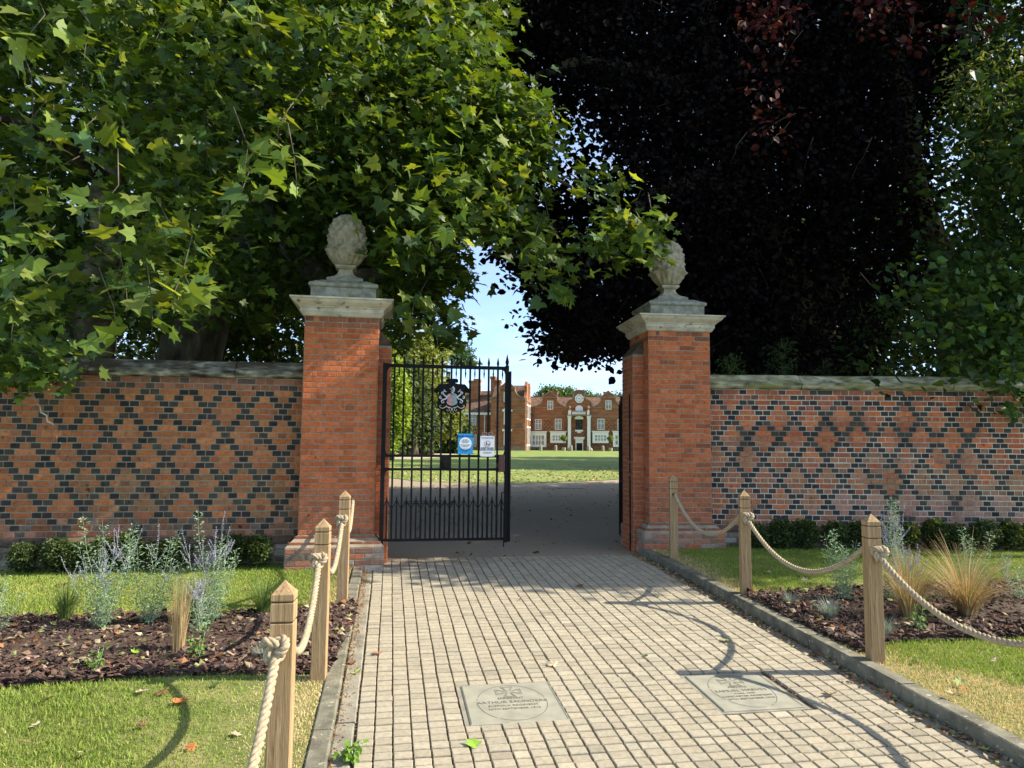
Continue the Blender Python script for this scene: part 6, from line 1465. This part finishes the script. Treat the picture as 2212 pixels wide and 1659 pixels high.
# fallen leaves as single things
FL = [(1255, 1268, 'curled brown leaf alone in the middle of the path', 'b', 0), (1122, 1297, 'tiny brown leaf pair on the upper middle of the path', 'b', 0), (1198, 1438, 'pale curled leaf on the path above the left plaque', 'p', 0), (1395, 1420, 'dark green leaf scrap on the middle of the path', 'g', 0), (1028, 1612, 'bright green leaf on the path below the left plaque', 'G', 0), (1420, 1290, 'small green leaf left of the curved rope shadow', 'G', 0), (1568, 1385, 'pale yellow leaf beside the first rope shadow curve', 'y', 0), (1795, 1500, 'large curled pale brown leaf on the path right of the right plaque', 'p', 0),
 (768, 1455, 'pale green leaf lying in the left gutter', 'y', 0), (760, 1435, 'brown leaf in the left gutter next to the pale green one', 'b', 0), (815, 1412, 'orange brown leaf on the left edge of the setts', 'o', 0), (755, 1640, 'broad bright green leaf against the left kerb at the bottom', 'G', 0),
 (1970, 1495, 'fresh green plane leaf leaning on the right kerb', 'G', 0), (1900, 1455, 'grey green curled leaf in the right gutter', 'y', 0), (1935, 1462, 'brown crumpled leaf in the right gutter', 'b', 0), (1850, 1400, 'green leaf in the right gutter near the nearest right post', 'g', 0), (1740, 1345, 'small green leaf in the right gutter farther up', 'g', 0), (1985, 1525, 'pale brown leaf in the right gutter below the fresh green one', 'p', 0), (2060, 1570, 'cream curled leaf in the right gutter', 'p', 0), (2120, 1620, 'yellow green leaf in the right gutter at the lower right corner', 'y', 0), (1810, 1375, 'crumpled tan leaf in the right gutter beside the mulch', 'p', 0),
 (380, 1524, 'orange brown leaf on the left lawn, the largest there', 'o', .03), (357, 1500, 'rusty leaf on the left lawn just above the largest one', 'b', .03), (103, 1515, 'rusty curled leaf on the far left of the lawn', 'b', .03), (200, 1498, 'pale green leaf on the left lawn below the bed', 'y', .03), (460, 1487, 'grey curled leaf on the left lawn near the shadow', 'g', .03), (505, 1592, 'tan fan shaped leaf low on the left lawn', 'p', .03), (83, 1572, 'tan crumpled leaf low on the far left of the lawn', 'p', .03), (300, 1500, 'thin tan leaf on the left lawn between two others', 'p', .03), (185, 1633, 'pale green leaf at the bottom of the left lawn', 'y', .03), (418, 1622, 'small orange leaf at the bottom of the left lawn', 'o', .03), (312, 1575, 'narrow brown leaf standing in the left lawn', 'b', .03),
 (2150, 1435, 'grey white curled leaf on the right lawn', 'p', .09), (2075, 1480, 'yellow leaf on the dry grass at the right', 'y', .09), (2085, 1497, 'orange leaf on the dry grass at the right, below the yellow one', 'o', .09), (2060, 1508, 'white curled leaf on the dry grass at the right', 'p', .09), (1900, 1398, 'pink brown leaf by the foot of the nearest right post', 'o', .09), (2100, 1370, 'large pale leaf on the right edge of the mulch', 'p', .11), (1985, 1430, 'green leaf sprig on the dry grass near the post', 'g', .09), (1735, 1258, 'white leaf on the far right lawn behind the bed', 'p', .09), (1660, 1240, 'tan leaf on the far right lawn near the pillar', 'p', .09), (1950, 1345, 'large pale green leaf in the right bed', 'y', .11),
 (545, 1312, 'big pale crumpled leaf at the back of the left bed', 'p', .06), (515, 1330, 'cream leaf in the left bed near the tussock', 'p', .06), (245, 1365, 'rust red leaves under the russian sage', 'o', .06), (300, 1362, 'rust red leaf right of the russian sage foot', 'o', .06), (100, 1368, 'tan leaf on the left mulch', 'p', .06), (35, 1360, 'rusty leaf at the left end of the mulch', 'b', .06), (135, 1400, 'yellow leaf on the middle of the left mulch', 'y', .06), (160, 1455, 'pale green leaf at the front of the left mulch', 'y', .06), (235, 1440, 'orange leaf at the foot of the small weed', 'o', .06), (290, 1418, 'bright green leaf spray lying on the left mulch', 'G', .06), (465, 1425, 'orange leaf on the left mulch right of the upright weed', 'o', .06), (480, 1412, 'pale leaf on the left mulch near the fescue', 'p', .06), (540, 1408, 'tan leaf behind the small fescue tuft', 'p', .06), (595, 1425, 'cream leaf at the foot of the nearest left post', 'p', .06), (440, 1450, 'orange leaf at the front edge of the left mulch', 'o', .06), (100, 1275, 'pale green leaf on the grass behind the left bed', 'y', .03), (125, 1268, 'rusty leaf on the grass behind the left bed', 'o', .03), (145, 1265, 'brown leaf on the grass behind the left bed', 'b', .03), (535, 1275, 'small rusty leaf on the grass behind the green tussock', 'b', .03)]
CC = dict(b=(.22, .12, .06), p=(.50, .42, .29), g=(.10, .15, .05), G=(.24, .42, .05), y=(.38, .42, .16), o=(.50, .19, .06))
lv = PLANE_V.copy(); vars_ = []
for v_ in range(4):
    q = lv.copy(); k = [1.5, 2.4, .8, 3.2][v_]; q[:, 2] = .12*np.abs(q[:, 0])*k+.10*k*np.maximum(0, q[:, 1]-.3)**2+rng.normal(0, .05, len(q)); q[:, 0] *= 1-.12*k*.6; vars_.append(q)
for i, (px, py, lab, c, off) in enumerate(FL):
    p = G(px, py, off); s_ = random.uniform(.05, .085)*(1.25 if any(w_ in lab for w_ in ('large', 'big', 'broad', 'fresh')) else (.6 if any(w_ in lab for w_ in ('small', 'tiny', 'scrap')) else 1))
    q = vars_[i % 4]*s_; col_ = np.clip(np.array(CC[c])*rng.normal(1, .12, (len(q), 1)), 0, 1)
    o = np_mesh('fallen_leaf', q, PLANE_F, 3, M['litter'], None, col_, label=lab, cat='fallen leaf', group='fallen leaves')
    o.location = (p.x, p.y, p.z+.008+(.02 if off > .05 else .012 if off else 0)); o.rotation_euler = (random.gauss(0, .2), random.gauss(0, .2), random.uniform(0, 6.28))
# small mixed leaf scraps in beds and gutter
n = 900; a = rng.normal(PW+.07, .05, n); b = rng.uniform(-3, 5.5, n); q = np.array(PL)[None]+a[:, None]*np.array(PE)+b[:, None]*np.array(PD); q[:, 2] = gz(q[:, 1])+.004
q2 = np.concatenate([np.column_stack([rand_in(pwL, 420), np.zeros(420)]), np.column_stack([rand_in(pwR, 300), np.zeros(300)])]); q2[:, 2] = gz(q2[:, 1])+np.where(q2[:, 0] < 0, .03, .09)+.06
for T, lab, s0 in ((q, 'brown leaf scraps gathered in the right gutter', .018), (q2, 'orange and tan leaf scraps lying on the bark mulch', .026)):
    n = len(T); scatter('leaf_scraps', flake_v, flake_f, frames(rng.normal(0, .5, (n, 3))+[0, 0, 1], rng.normal(size=(n, 3)))*rng.uniform(.4, 1.1, (n, 1, 1))*s0, T, tone(n, [(.34, .26, .17), (.42, .2, .09), (.22, .14, .09), (.48, .42, .26), (.30, .32, .12)], 1), M['litter'], kind='stuff', label=lab)
